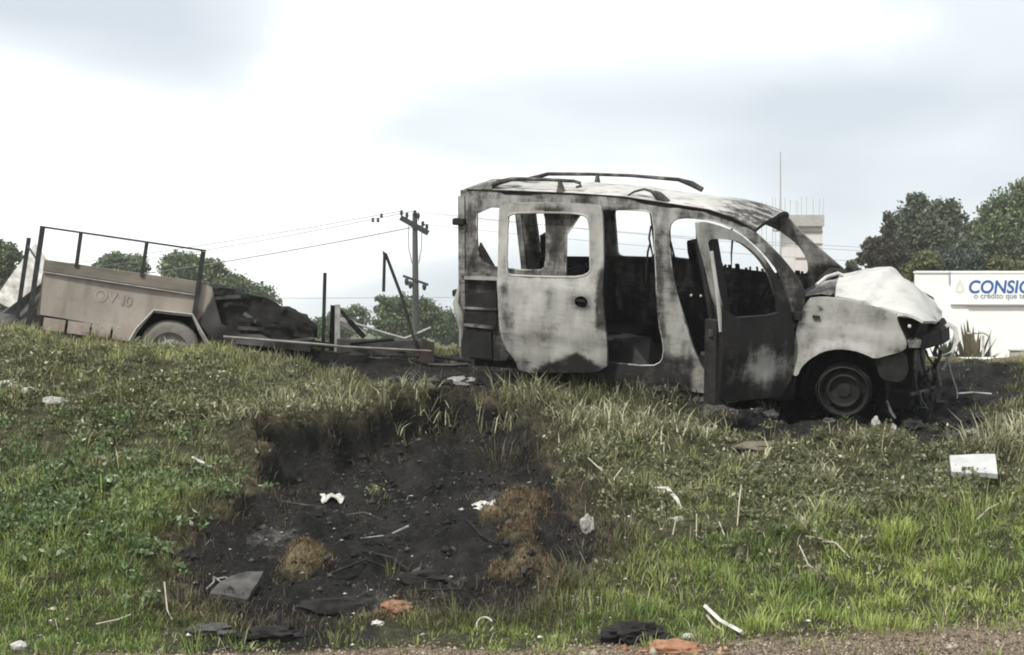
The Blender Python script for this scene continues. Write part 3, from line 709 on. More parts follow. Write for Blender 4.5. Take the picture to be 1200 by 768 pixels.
# rear frame, tail lamp recesses --------------------------------------------
m = MB(); m.bar((-.245, .14, 1.76), (-.245, 1.46, 1.76), .05, .07); m.bar((-.19, .02, .98), (-.245, .13, 1.74), .07, .06, up=(1, 0, 0)); m.bar((-.18, .03, .34), (-.19, .02, .98), .07, .06, up=(1, 0, 0))
m.bar((-.19, 1.57, .98), (-.245, 1.46, 1.74), .07, .06, up=(1, 0, 0)); m.bar((-.18, 1.57, .34), (-.19, 1.57, .98), .07, .06, up=(1, 0, 0)); m.bar((-.19, .02, .36), (-.19, 1.58, .36), .06, .12)
m.build('rear_frame', M['burnt'], van, attr=lambda c: .5+0*c[:, 0])
m = MB(); m.box((-.165, -.012, .62), (.14, .0, .90)); m.build('tail_lamp_recess', M['rim'], van, jit=.006)
m = MB(); m.bar((-.17, -.016, .76), (.15, -.016, .765), .014, .02); m.bar((-.175, -.02, .61), (.14, -.02, .60), .02, .025); m.bar((-.2, -.02, 1.065), (.17, -.025, 1.07), .035, .03); m.each('recess_trim', M['burnt'], van, attr=lambda c: .48+.25*np.sin(c[:, 0]*14))
m = MB(); m.box((-.19, -.02, .315), (.10, .01, .55)); m.box((-.12, -.03, .45), (-.03, .0, .56)); m.build('rear_bumper_mount', M['rim'], van, jit=.02, jfreq=8)
for z in (1.52, .88):
    m = MB(); m.box((-.30, .02, z-.03), (-.19, .10, z+.03)); m.build('tailgate_hinge', M['char'], van, bevel=.01)
m = MB(); m.tube([(-.22, -.01, .95), (-.245, -.03, .8), (-.2, -.035, .7), (-.195, -.02, .55), (-.205, -.01, .4)], [.01, .03, .04, .025, .012], 7); m.build('torn_corner', M['burnt'], van, smooth=60, jit=.015, jfreq=9, attr=lambda c: .1+0*c[:, 0])
m = MB(); m.add([(-.09, .05, 1.13), (.10, .05, 1.13), (-.055, .06, 1.34), (-.09, .09, 1.13), (.10, .09, 1.13), (-.055, .10, 1.34)], [(0, 1, 2), (3, 5, 4), (0, 3, 4, 1), (1, 4, 5, 2), (2, 5, 3, 0)]); m.build('molten_glass_edge', M['char'], van, jit=.02, jfreq=10)
# underbody, floor, interior --------------------------------------------------
m = MB(); m.box((-.12, .12, .22), (2.78, 1.5, .30)); m.build('floor_pan', M['soot'], van); m = MB(); m.box((1.0, .03, .14), (2.75, .11, .24)); m.box((1.0, 1.51, .14), (2.75, 1.57, .24)); m.each('sill_box', M['soot'], van)
m = MB(); m.tube([(1.2, .5, .17), (.4, .5, .17), (.3, .8, .19), (-.15, .85, .2)], .03, 8); m.build('exhaust', M['rim'], van, smooth=60)
m = MB(); m.tube([(.63, .1, .27), (.63, 1.5, .27)], .05, 8); m.build('rear_axle', M['soot'], van)
for y0 in (.06, 1.30):
    m = MB(); vs_ = []; fs = []
    for i in range(13):
        a = math.pi*i/12
        for y in (y0, y0+.24): vs_.append((.63+.36*math.cos(a), y, .28+.36*math.sin(a)))
    for i in range(12): fs.append((2*i, 2*i+1, 2*i+3, 2*i+2))
    m.add(vs_, fs); m.build('rear_wheel_tub', M['soot'], van, smooth=60)
def seat(x, y, w, h, lean, tall):
    m = MB(); t = R(lean)
    dx, dz = -math.sin(t), math.cos(t)
    P2 = lambda yy, k: (x+dx*k, yy, .55+dz*k)
    m.tube([P2(y-w/2, 0), P2(y-w/2, h*.9), P2(y-w/2+.05, h), P2(y+w/2-.05, h), P2(y+w/2, h*.9), P2(y+w/2, 0)], .022, 7)
    for k in np.linspace(.1, .9, 6): m.tube([P2(y-w/2, h*k), P2(y, h*k-.02), P2(y+w/2, h*k)], .007, 5)
    m.hexa([P2(y-w/2+.02, .02), P2(y+w/2-.02, .02), (x+.05, y+w/2-.02, .57), (x+.05, y-w/2+.02, .57), P2(y-w/2+.03, h*.99), P2(y+w/2-.03, h*.99), (x+dx*h*.99+.05, y+w/2-.03, .56+dz*h*.99), (x+dx*h*.99+.05, y-w/2+.03, .56+dz*h*.99)])
    if tall:
        m.tube([P2(y-.05, h), P2(y-.05, h+.10)], .008, 5); m.tube([P2(y+.05, h), P2(y+.05, h+.10)], .008, 5)
        m.hexa([P2(y-.11, h+.04), P2(y+.11, h+.04), (x+dx*h+.06, y+.11, .60+dz*h), (x+dx*h+.06, y-.11, .60+dz*h), P2(y-.10, h+.24), P2(y+.10, h+.24), (x+dx*h+.03, y+.10, .78+dz*h), (x+dx*h+.03, y-.10, .78+dz*h)])
    m.box((x-.05, y-w/2, .42), (x+.42, y+w/2, .50)); m.box((x, y-w/2+.03, .28), (x+.35, y-w/2+.07, .45)); m.box((x, y+w/2-.07, .28), (x+.35, y+w/2-.03, .45))
    m.build('seat_frame', M['char'], van, jit=.015, jfreq=6)
seat(2.06, .48, .50, .98, 11, False); seat(1.82, 1.14, .46, .80, 14, False); seat(.78, .45, .44, .55, 8, False); seat(.78, 1.1, .7, .55, 10, False); seat(.22, 1.2, .4, .55, 6, True)
m = MB(); m.tube([(2.62, .10, .88), (2.60, .8, .90), (2.62, 1.5, .88)], .035, 8); m.build('dash_beam', M['soot'], van)
m = MB(); m.lathe([(.18, -.012), (.195, 0), (.18, .012), (.165, 0), (.18, -.012)], Matrix.Translation((2.33, 1.12, .93)) @ Matrix.Rotation(R(-62), 4, 'Y'), 20); m.tube([(2.33, 1.12, .93), (2.6, 1.12, .80)], .02, 6); m.build('steering_wheel', M['char'], van, smooth=60)
m = MB(); m.hexa([(1.03, .25, .31), (1.45, .22, .31), (1.5, .7, .31), (1.0, .7, .31), (1.12, .3, .52), (1.35, .28, .46), (1.4, .6, .5), (1.1, .6, .5)]); m.build('cabin_debris', M['rim'], van, jit=.07, jfreq=5)
m = MB(); m.bar((1.9, .3, .36), (2.65, .3, .38), .12, .03); m.bar((1.95, .2, .46), (2.2, .2, .47), .03, .03); m.each('seat_runner', M['greychar'], van, jit=.01)
for dx in (0, .085):
    m = MB(); m.lathe([(0, .012), (.010, .01), (.012, 0), (0, -.01)], Matrix.Translation((1.83+dx, .28, .945)) @ Matrix.Rotation(R(90), 4, 'X'), 8); m.build('seat_bolt', M['pvc'], van)
# wheels ------------------------------------------------------------------------
def wheel(x, y, side, steer=0):
    Mx = Matrix.Translation((x, y, .255)) @ Matrix.Rotation(R(steer), 4, 'Z') @ Matrix.Rotation(R(90*side), 4, 'X')
    m = MB()
    m.lathe([(.195, -.10), (.205, -.085), (.19, -.075), (.185, .0), (.19, .065), (.205, .075), (.208, .09), (.198, .095), (.190, .085), (.185, .05), (.17, .03), (.145, .045), (.125, .075), (.115, .07), (.105, .045), (.06, .04), (.055, .055), (.035, .06), (0, .06)], Mx, 32)
    w_ = m.build('wheel', M['rim'], van, smooth=45)
    m = MB(); m.lathe([(.145, .046), (.138, .06), (.128, .078), (.118, .074), (.112, .05)], Mx, 28); m.build('rim_ring', M['rim'], w_, smooth=45)
    m = MB()
    for k in range(8):
        a = 2*math.pi*k/8; c = Mx @ Vector((.158*math.cos(a), .158*math.sin(a), .040)); m.lathe([(0, .004), (.013, .003), (.013, -.02)], Matrix.Translation(c) @ Mx.to_3x3().to_4x4(), 8)
    m.each('vent_slot', M['soot'], w_)
    m = MB(); m.lathe([(.208, -.08), (.228, -.06), (.230, .06), (.214, .088)], Mx, 30); m.build('tyre_residue', M['char'], w_, smooth=45, jit=.012, jfreq=9)
    return w_
wheel(3.19, .11, 1, 4); wheel(.63, .12, 1); wheel(3.19, 1.50, -1); wheel(.63, 1.50, -1)
m = MB(); m.lathe([(.03, -.02), (.125, -.02), (.125, 0), (.03, 0)], Matrix.Translation((3.19, .24, .255)) @ Matrix.Rotation(R(90), 4, 'X'), 20); m.tube([(3.19, .2, .25), (3.25, .45, .7)], .035, 7); m.build('front_strut', M['soot'], van)
# wrecked nose --------------------------------------------------------------------
m = MB(); m.bar((3.74, .25, .66), (3.86, .55, .67), .09, .12); m.bar((3.86, .55, .67), (3.88, 1.05, .65), .09, .13); m.bar((3.88, 1.05, .65), (3.80, 1.4, .66), .09, .12)
m.build('crash_beam', M['char'], van, jit=.02, jfreq=6, bevel=.012)
m = MB(); m.box((3.62, .42, .26), (3.70, 1.35, .74)); m.build('radiator', M['rim'], van, jit=.03, jfreq=6)
m = MB(); m.tube([(3.73, .28, .60), (3.72, .27, .42), (3.74, .28, .22)], .014, 6); m.tube([(3.74, .40, .62), (3.77, .42, .45), (3.83, .5, .30), (3.80, .5, .24)], .013, 6); m.tube([(3.70, .2, .235), (3.82, .4, .245), (3.9, .6, .26)], .016, 6); m.tube([(3.90, .62, .55), (3.87, .6, .4), (3.9, .6, .26)], .016, 6)
m.each('radiator_support', M['burnt'], van, smooth=60, jit=.012, jfreq=8, attr=lambda c: .66+0*c[:, 0])
m = MB(); m.tube([(3.90, .62, .50), (3.97, .75, .52), (4.00, .86, .60), (3.98, .9, .70), (3.93, .9, .735), (3.88, .88, .70)], [.010, .014, .018, .022, .024, .012], 7, flat=.5); m.tube([(3.98, .9, .66), (3.97, .88, .5), (3.90, .8, .36)], .012, 6); m.each('bent_bumper_strip', M['burnt_white'], van, smooth=60, jit=.012, jfreq=9, attr=lambda c: .22+0*c[:, 0])
m = MB(); m.tube([(3.93, .8, .46), (3.98, .8, .30), (4.02, .8, .2), (4.03, .8, .12)], .009, 6); m.tube([(4.03, .8, .16), (4.15, .85, .17), (4.30, .9, .16)], .010, 6); m.each('hanging_rod', M['burnt'], van, smooth=60, attr=lambda c: .2+0*c[:, 0])
m = MB(); m.box((3.45, .25, .10), (3.72, .5, .24)); m.tube([(3.4, .3, .15), (3.55, .28, .06), (3.58, .28, .02)], .02, 6); m.box((3.55, .6, .08), (3.85, 1.2, .22)); m.each('crushed_subframe', M['soot'], van, jit=.05, jfreq=6)
m = MB(); m.tube([(3.52, .22, .17), (3.56, .2, .08), (3.60, .19, .03)], [.012, .02, .012], 6, flat=.5); m.build('hanging_bracket', M['ash'], van, jit=.01)

rr = random.Random(21)
for i in range(26):      # torn strips, brackets and hoses hanging in the crushed nose
    x, y, z = rr.uniform(3.58, 3.90), rr.uniform(.12, .9), rr.uniform(.12, .62)
    pts = [Vector((x, y, z))]
    for k in range(3): pts.append(pts[-1]+Vector((rr.uniform(-.05, .08), rr.uniform(-.06, .06), rr.uniform(-.13, .05))))
    m = MB(); m.tube(pts, [rr.uniform(.006, .02)]*4, 6, flat=rr.choice((.3, 1)))
    m.build('torn_strip', rr.choice((M['char'], M['char'], M['greychar'], M['darkmetal'])), van, smooth=50, jit=.012, jfreq=9)
for i in range(7):       # burnt trim hanging in the cabin and along the roof edge
    x = rr.choice((.75, 1.5, 1.66, 2.2, .62)); z = rr.uniform(1.2, 1.66); y = ys(z)+.05
    pts = [Vector((x, y, z))]
    for k in range(3): pts.append(pts[-1]+Vector((rr.uniform(-.03, .03), rr.uniform(-.01, .03), rr.uniform(-.14, -.05))))
    m = MB(); m.tube(pts, [.008, .010, .008, .004], 5); m.build('hanging_trim', M['char'], van, smooth=50)
# ------------------------------------------------------------------ the trailer
trl = empty('cargo_trailer', (-4.301, 14.0, 1.692), (0, R(8), R(13)))
tag(trl, 'tilted pinkish-grey cargo trailer with railing, its front half burnt black', 'trailer')
TL = 2.48
def soot_t(c):
    x, z = c[:, 0], c[:, 2]
    s = sstep(1.36, 1.48, x+.06*np.sin(z*9))
    s = np.maximum(s, .45*sstep(.56, .62, z)); s = np.maximum(s, .35*g(x, z, 1.25, .45, .12, .12))
    return s
SP = [(-.02, .125), (-.05, .62), (.4, .625), (.9, .622), (1.375, .627), (1.47, .60), (1.53, .44), (1.60, .27), (1.797, .20), (1.975, .22), (2.15, .17), (2.33, .19), (2.46, .16), (2.46, .12), (1.62, .10), (1.60, .05), (1.45, .20), (1.325, .31), (.976, .297), (.87, .16), (.85, .09), (.5, .11)]
def pos_t(x, z, d):
    bul = .012*math.sin(x*2.2) + (.09*mnoise.noise(Vector((x*3.4, z*4, 1)))*float(sstep(1.4, 1.7, x)))
    return Vector((x, d+bul, z))
sp = panel(SP, [], pos_t, .03, .045, 0).build('side_panel', [M['trailer'], M['soot']], trl, smooth=35, attr=soot_t)
sp['label'] = 'dented side panel, faded paint on the left and charred black on the right'
m = MB(); m.hexa([(-.05, -.022, .522), (1.38, -.022, .508), (1.38, .01, .508), (-.05, .01, .522), (-.05, -.022, .628), (1.38, -.022, .630), (1.38, .01, .630), (-.05, .01, .628)])
m.build('top_border', simple('border_paint', (.105, .105, .085), (.22, .185, .155), 6, .8, .2, stretch=(.5, 1, 2)), sp, bevel=.006)
m = MB(); m.bar((-.05, -.018, .515), (1.37, -.018, .501), .010, .010); m.build('paint_edge', M['palewire'], sp)
# faded lettering and round emblem
mt = simple('faded_letters', (.20, .205, .18), (.27, .26, .235), 14, .8, .05)
mt2 = simple('fainter_letters', (.28, .275, .24), (.33, .31, .275), 14, .8, .05)
def text(body, size, mat_, parent, mtx, name='lettering', shear=0, off=0, ext=.002):
    cu = bpy.data.curves.new(name, 'FONT'); cu.body = body; cu.size = size; cu.extrude = ext; cu.shear = shear; cu.offset = off
    o = bpy.data.objects.new(name, cu); col.objects.link(o)
    dg = bpy.context.evaluated_depsgraph_get(); me = bpy.data.meshes.new_from_object(o.evaluated_get(dg)); me.name = name
    bpy.data.objects.remove(o); bpy.data.curves.remove(cu)
    me.materials.clear(); me.materials.append(mat_)
    o = bpy.data.objects.new(name, me); col.objects.link(o); o.parent = parent; o.matrix_local = mtx
    return o
up = Matrix.Rotation(R(90), 4, 'X')
m = MB(); m.lathe([(.058, 0), (.042, 0), (.042, .006), (.058, .006), (.058, 0)], Matrix.Translation((.487, .013, .375)) @ up, 22); m.lathe([(.0, .005), (.028, .005), (.028, .0)], Matrix.Translation((.487, .013, .365)) @ up, 12); m.build('emblem', mt2, sp)
text('V', .125, mt2, sp, Matrix.Translation((.555, .009, .325)) @ up, off=.002); text('I0', .135, mt, sp, Matrix.Translation((.672, .009, .313)) @ up, off=.003)
# far side, tail and bed
m = MB(); m.box((-.04, 1.28, .02), (1.38, 1.31, .60)); m.build('far_side_panel', M['trailer'], trl, attr=lambda c: .2+0*c[:, 0])
FP = [(1.38, .02), (1.38, .60), (1.8, .58), (2.3, .40), (2.46, .2), (2.45, .02)]
panel(FP, [], lambda x, z, d: Vector((x, 1.28+d, z)), .03, .12, 0).build('burnt_far_panel', [M['char'], M['soot']], trl, smooth=40)
m = MB(); m.box((.0, .03, .02), (TL, 1.28, .07)); m.build('bed', M['char'], trl)
m = MB(); nu, nv = 70, 46; vs_ = []; fs = []        # rough charred heap slumping towards the drawbar
for j in range(nv+1):
    t_ = j/nv
    for i in range(nu+1):
        x = 1.38+1.12*i/nu
        top = float(np.interp(x, [1.38, 1.571, 1.797, 1.975, 2.209, 2.397, 2.482, 2.52], [.64, .645, .62, .605, .55, .475, .38, .18]))
        if t_ < .4: y, z = .03+.06*math.sin(t_/.4*1.57), .05+(top-.07)*(t_/.4)
        else: y, z = .09+1.12*(t_-.4)/.6, top-.02-.10*((t_-.4)/.6)**2
        p_ = Vector((x, y, z)); nz = mnoise.noise_vector(p_*3)*.035+mnoise.noise_vector(p_*8)*.018+mnoise.noise_vector(p_*19)*.012
        nz.z += .03*abs(mnoise.noise(p_*6))-.015
        vs_.append(p_+nz*(0.3+min(1, t_*3)))
for j in range(nv):
    for i in range(nu): k = j*(nu+1)+i; fs.append((k, k+1, k+nu+2, k+nu+1))
m.add(vs_, fs); ld = m.build('charred_load', M['char'], trl, smooth=75)
rr = random.Random(31)
for i in range(16):      # burnt slats and rods sticking out of the heap
    x = rr.uniform(1.5, 2.35); z = float(np.interp(x, [1.4, 1.8, 2.2, 2.4], [.60, .58, .50, .42]))-rr.uniform(.02, .3); y = rr.uniform(-.01, .06)
    a_ = rr.uniform(-.5, .5); L_ = rr.uniform(.1, .32)
    m = MB(); m.bar((x-L_/2*math.cos(a_), y, z-L_/2*math.sin(a_)), (x+L_/2*math.cos(a_), y+rr.uniform(-.03, .03), z+L_/2*math.sin(a_)), rr.uniform(.008, .02), rr.uniform(.012, .04)); m.build('burnt_slat', rr.choice((M['char'], M['greychar'], M['rim'])), ld, jit=.01, jfreq=8)
m = MB(); m.box((2.44, .05, .05), (2.47, 1.28, .32)); m.build('front_board', M['char'], trl, jit=.02)
m = MB(); m.box((-.05, .02, .12), (-.02, 1.29, .50)); m.build('tailboard', M['trailer'], trl, attr=lambda c: .4+0*c[:, 0])
# skirt plates below the panel
for k, (a, b) in enumerate([(.02, .21), (.235, .43), (.45, .62), (.64, .845)]):
    m = MB(); m.box((a, -.004, -.01), (b, .02, .105)); m.build('skirt_plate', M['trailer'], trl, jit=.004, attr=lambda c: .0+0*c[:, 0])
m = MB(); m.box((.0, .02, -.06), (TL, .09, .02)); m.box((.0, 1.2, -.06), (TL, 1.27, .02)); m.each('chassis_rail', M['darkmetal'], trl)
# railing
for px_, z0 in ((-.105, .02), (.236, .60), (.827, .60), (1.345, .10)):
    m = MB(); w = .034 if px_ in (.236, .827) else .044
    m.box((px_-w/2, -.035, z0), (px_+w/2, -.035+w, .912)); m.build('rail_post', M['darkmetal'], trl, jit=.003)
m = MB(); m.bar((-.13, -.018, .918), (1.37, -.018, .923), .022, .016); m.build('top_rail', M['darkmetal'], trl)
m = MB(); m.box((-.34, 1.26, -.1), (-.30, 1.30, .86)); m.build('rail_post', M['darkmetal'], trl)
m = MB(); m.bar((-.32, 1.27, .78), (-.12, .02, .62), .014, .014); m.build('tail_brace', M['darkmetal'], trl)
# mudguard
arch = [(.80, .0), (.845, .115), (.976, .305), (1.325, .315), (1.43, .17), (1.545, .02)]
m = MB(); vs_ = []; fs = []
for x, z in arch: vs_ += [(x, -.20, z), (x, .03, z), (x+(0 if .9 < x < 1.4 else (.018 if x < 1 else -.018)), -.20, z-.022), (x, .03, z-.02)]
for i in range(len(arch)-1):
    a, b = i*4, i*4+4
    fs += [(a, a+1, b+1, b), (a+2, b+2, b+3, a+3), (a, b, b+2, a+2)]
m.add(vs_, fs); mg = m.build('mudguard', M['trailer'], trl, attr=lambda c: .1+.35*(c[:, 0] > 1.4))
m = MB(); m.tube([(x, -.205, z) for x, z in arch], .011, 6); m.build('mudguard_lip', M['palewire'], mg)
m = MB(); m.box((.80, .03, .0), (1.55, .05, .30)); m.build('wheel_recess', M['soot'], trl)
# wheel half sunk in the grass
Mx = Matrix.Translation((1.165, -.09, -.045)) @ Matrix.Rotation(R(90), 4, 'X')
m = MB(); m.lathe([(.165, -.07), (.22, -.085), (.262, -.075), (.282, -.04), (.287, 0), (.282, .04), (.262, .075), (.22, .088), (.17, .08), (.165, .05)], Mx, 36); tw = m.build('wheel', M['rubber'], trl, smooth=50)
m = MB(); m.lathe([(.166, .05), (.15, .04), (.13, .035), (.10, .05), (.07, .055), (.05, .07), (0, .072)], Mx, 28); m.build('rim', M['hubsteel'], tw, smooth=40)
m = MB()
for k in range(5):
    a = 2*math.pi*k/5; m.lathe([(0, .066), (.011, .064), (.012, .045)], Mx @ Matrix.Translation((.075*math.cos(a), .075*math.sin(a), 0)), 6)
m.each('wheel_nut', M['rim'], tw)
m = MB(); m.tube([(1.165, 0, -.03), (1.165, 1.3, -.03)], .03, 8); m.build('axle', M['darkmetal'], trl)
m = MB(); m.lathe([(.10, -.08), (.28, -.07), (.287, 0), (.28, .07), (.10, .08)], Matrix.Translation((1.165, 1.36, -.045)) @ Matrix.Rotation(R(90), 4, 'X'), 24); m.build('wheel', M['rubber'], trl, smooth=50)
m = MB(); m.box((1.375, -.006, .29), (1.40, .0, .37)); m.build('reflector', simple('red_reflector', (.20, .07, .06), (.30, .14, .12), 9, .5, .05), trl)
# wrecked front frame and drawbar
m = MB(); m.tube([(1.63, -.09, .15), (2.55, -.09, .20), (2.75, .0, .21), (3.65, .25, .285)], .014, 6); m.build('drawbar', M['hubsteel'], trl, jit=.012, jfreq=3)
m = MB(); m.bar((2.515, .22, .895), (2.61, .26, .10), .032, .032); m.build('upright_tube', M['darkmetal'], trl)
m = MB(); m.bar((2.685, .28, .61), (2.745, .30, .16), .05, .018); m.build('upright_flat', M['palewire'], trl); m = MB(); m.bar((2.655, .34, .60), (2.70, .34, .16), .06, .03); m.build('upright_flat', M['char'], trl)
m = MB(); m.bar((2.70, .30, .585), (2.82, .30, .47), .04, .03); m.bar((2.82, .30, .47), (2.99, .32, .335), .07, .04); m.each('fallen_brace', M['char'], trl)
m = MB(); m.bar((2.735, .27, .20), (3.60, .36, .305), .05, .17); bmf = m.build('channel_beam', M['greychar'], trl, bevel=.01)
m = MB(); m.tube([(3.12, .34, .80), (3.08, .34, 1.15), (3.068, .34, 1.19), (3.09, .34, 1.17), (3.29, .32, .80), (3.50, .30, .33)], [.016, .016, .017, .016, .016, .015], 7); m.build('bent_tube', M['darkmetal'], trl, smooth=50)
m = MB(); m.tube([(2.80, .5, .46), (2.93, .45, .45), (3.15, .4, .41), (3.40, .38, .375)], .014, 6); m.tube([(3.40, .38, .375), (3.50, .38, .43), (3.64, .38, .515)], .018, 6); m.each('thin_pipe', M['palewire'], trl, smooth=50)
m = MB(); m.add([(2.74, .40, .42), (2.9, .42, .36), (3.02, .45, .40), (2.86, .46, .50), (2.76, .46, .50)], [(0, 1, 2, 3, 4)]); v0 = list(m.v); m.add([(x, y+.02, z) for x, y, z in v0], [(4, 3, 2, 1, 0)]+[]); m.build('torn_sheet', M['palewire'], trl, jit=.02, jfreq=9)
m = MB(); m.bar((2.0, .25, .19), (2.9, .42, .22), .05, .05); m.tube([(2.0, .1, .12), (2.2, .05, .10), (2.35, .12, .12)], .03, 6); m.box((2.2, .1, .02), (3.5, .5, .14)); m.each('burnt_hitch_frame', M['char'], trl, jit=.03, jfreq=5)
m = MB(); m.hexa([(3.55, .3, .15), (3.72, .3, .15), (3.72, .5, .15), (3.55, .5, .15), (3.58, .32, .40), (3.70, .32, .36), (3.68, .48, .38), (3.58, .48, .42)]); m.build('rusty_coupling', simple('rust', (.022, .017, .016), (.062, .05, .046), 12, .9, .5), trl, jit=.03, jfreq=9)
# white sheet and junk heaped behind the tail
def W(px, py, d): return Vector(((px-600)/1800*d, d, 1.7+(384-py)/1800*d))

rr = random.Random(41)
for i in range(18):      # tangle of burnt frame members between trailer and van
    x = rr.uniform(1.8, 3.7); y = rr.uniform(.0, .5); z = rr.uniform(.06, .26); a_ = rr.uniform(-.35, .45); L_ = rr.uniform(.15, .5)
    m = MB(); p_ = Vector((x, y, z)); q = p_+Vector((L_*math.cos(a_), rr.uniform(-.1, .1), L_*math.sin(a_)*.6))
    m.tube([p_, p_.lerp(q, .5)+Vector((0, 0, rr.uniform(-.03, .03))), q], rr.uniform(.007, .02), 5); m.build('burnt_frame_member', rr.choice((M['char'], M['char'], M['greychar'], M['rim'])), trl, smooth=50, jit=.01, jfreq=7)
# ------------------------------------------------------------------ junk behind the trailer's tail
def slab_obj(name, corners, th, mat, label, cat, jit=0, jfreq=4, nseg=6, group=None):
    """thin warped sheet through four corners"""
    A, B, C, D = [Vector(c) for c in corners]; nrm = (B-A).cross(D-A).normalized()
    m = MB(); top = []
    for j in range(nseg+1):
        for i in range(nseg+1):
            u, v = i/nseg, j/nseg
            p_ = (A*(1-u)+B*u)*(1-v)+(D*(1-u)+C*u)*v
            top.append(p_+nrm*jit*mnoise.noise(p_*jfreq))
    w = nseg+1; n = w*w
    F = [(j*w+i, j*w+i+1, (j+1)*w+i+1, (j+1)*w+i) for j in range(nseg) for i in range(nseg)]
    m.add([tuple(p_) for p_ in top]+[tuple(p_-nrm*th) for p_ in top], F+[tuple(k+n for k in reversed(f)) for f in F])
    b = [i for i in range(w)]+[j*w+nseg for j in range(1, w)]+[nseg*w+i for i in range(nseg-1, -1, -1)]+[j*w for j in range(nseg-1, 0, -1)]
    for a, c in zip(b, b[1:]+b[:1]): m.f.append((a, c, c+n, a+n)); m.mi.append(0)
    return tag(m.build(name, mat, smooth=40), label, cat, group)
slab_obj('leaning_board', [(-5.13, 15.2, 1.98), (-4.98, 15.2, 1.90), (-4.60, 15.5, 2.26), (-4.84, 15.6, 2.56)], .03, M['pvc'], 'bright white board leaning askew behind the trailer tail', 'board', .03, 2)
slab_obj('dark_slab', [(-5.25, 15.1, 1.72), (-4.68, 15.1, 1.62), (-4.62, 15.5, 2.22), (-5.0, 15.5, 1.98)], .06, M['greychar'], 'dark grey slab under the white board at the left edge', 'slab', .06, 3)
slab_obj('white_sheet', [(-4.80, 13.6, 1.69), (-4.42, 13.5, 1.65), (-4.58, 13.7, 1.71), (-4.86, 13.8, 1.82)], .02, M['pvc'], 'small white sheet lying in the grass at the far left edge', 'sheet', .03, 5)
m = MB(); m.hexa([(-4.72, 14.7, 1.55), (-4.3, 14.7, 1.55), (-4.3, 15.05, 1.55), (-4.72, 15.05, 1.55), (-4.62, 14.75, 1.9), (-4.4, 14.75, 1.84), (-4.42, 15.0, 2.0), (-4.6, 15.0, 1.95)])
tag(m.build('scrap_heap', M['char'], jit=.06, jfreq=4), 'charred scrap heaped behind the trailer tail below its corner post', 'scrap')

# ------------------------------------------------------------------ power pole and lines
PD = 62.0
pb = W(487, 430, PD); pt = W(486, 250, PD)
pole = empty('power_pole', (pb.x, PD, 0.0)); tag(pole, 'grey utility pole with tilted crossarms between trailer and van', 'pole')
m = MB(); m.tube([(0, 0, 0), (0, 0, 3), (-.03, 0, pt.z)], [.145, .13, .10], 12); m.build('shaft', M['polewood'], pole, smooth=50)
m = MB(); m.bar((-.60, -.1, 6.13), (.52, -.1, 5.50), .16, .22); m.build('crossarm', M['darkmetal'], pole)
m = MB(); m.bar((-.50, -.1, 3.78), (.52, -.1, 3.42), .09, .10); m.build('crossarm', M['darkmetal'], pole)
for x, z in ((-.56, 6.22), (-.34, 6.12), (-.02, 6.22), (.12, 6.10), (.30, 5.78), (.46, 5.66)):
    m = MB(); m.lathe([(.015, -.1), (.03, 0), (.07, .03), (.05, .06), (.085, .09), (.05, .13), (.07, .16), (.02, .22), (0, .22)], Matrix.Translation((x, -.1, z)), 10); m.build('insulator', M['darkmetal'], pole, smooth=40)
for x, z in ((-.35, 3.55), (-.2, 3.42), (.36, 3.35)):
    m = MB(); m.lathe([(.03, .16), (.07, .1), (.09, .0), (.07, -.1), (.03, -.16)], Matrix.Translation((x, -.12, z)), 8); m.build('fuse_holder', M['darkmetal'], pole, smooth=40)
for x in (-.28, .26):
    m = MB(); m.tube([(x, -.1, 5.8 if x < 0 else 5.6), (x*.95, -.1, 4.9), (x*.5, -.05, 4.3)], .018, 5); m.build('drop_wire', M['wire'], pole)
def span(p, q, sag, n=14):
    p = Vector(p); q = Vector(q); return [p.lerp(q, i/n)-Vector((0, 0, sag*4*(i/n)*(1-i/n))) for i in range(n+1)]
pz = [(-.56, 6.4), (-.02, 6.4), (.46, 5.85)]
labs = ['topmost overhead wire running left from the utility pole', 'middle overhead wire running left from the utility pole', 'lowest thick overhead wire running left from the utility pole']
for k, (x, z) in enumerate(pz):
    m = MB(); a = Vector((pb.x+x, PD-.1, z)); m.tube(span(a, (-62+3*k, 128, 5.9-.55*k), 1.1), .014 if k < 2 else .022, 5)
    tag(m.build('overhead_wire', M['wire'], smooth=60), labs[k], 'wire', 'overhead wires left of the pole')
labs = ['highest overhead wire passing behind the van windows', 'middle overhead wire passing behind the van windows', 'lowest overhead wire passing behind the van windows']
for k, (x, z) in enumerate(pz):
    m = MB(); a = Vector((pb.x+x, PD-.1, z)); m.tube(span(a, (46+1.5*k, 92, 6.6-.55*k), .9), .008, 5)
    tag(m.build('overhead_wire', M['wire'], smooth=60), labs[k], 'wire', 'overhead wires behind the van')
m = MB(); m.tube(span((-50, 90, 3.9), (40, 90, 4.6), .8), .012, 5); tag(m.build('overhead_wire', M['wire'], smooth=60), 'faint low overhead wire crossing below the pole crossarms', 'wire')
for px_, py_, l in ((437, 258, 'left'), (443, 258, 'middle'), (447, 253, 'right')):
    c = W(px_, py_, 66); m = MB(); m.lathe([(0, -.11), (.05, -.09), (.075, -.02), (.03, .0), (.075, .03), (.05, .09), (0, .11)], Matrix.Translation(c), 8)
    tag(m.build('line_spacer', M['darkmetal'], smooth=40), l+' of three tiny dark spacers on the wire left of the pole', 'spacer', 'spacers on the overhead wire')

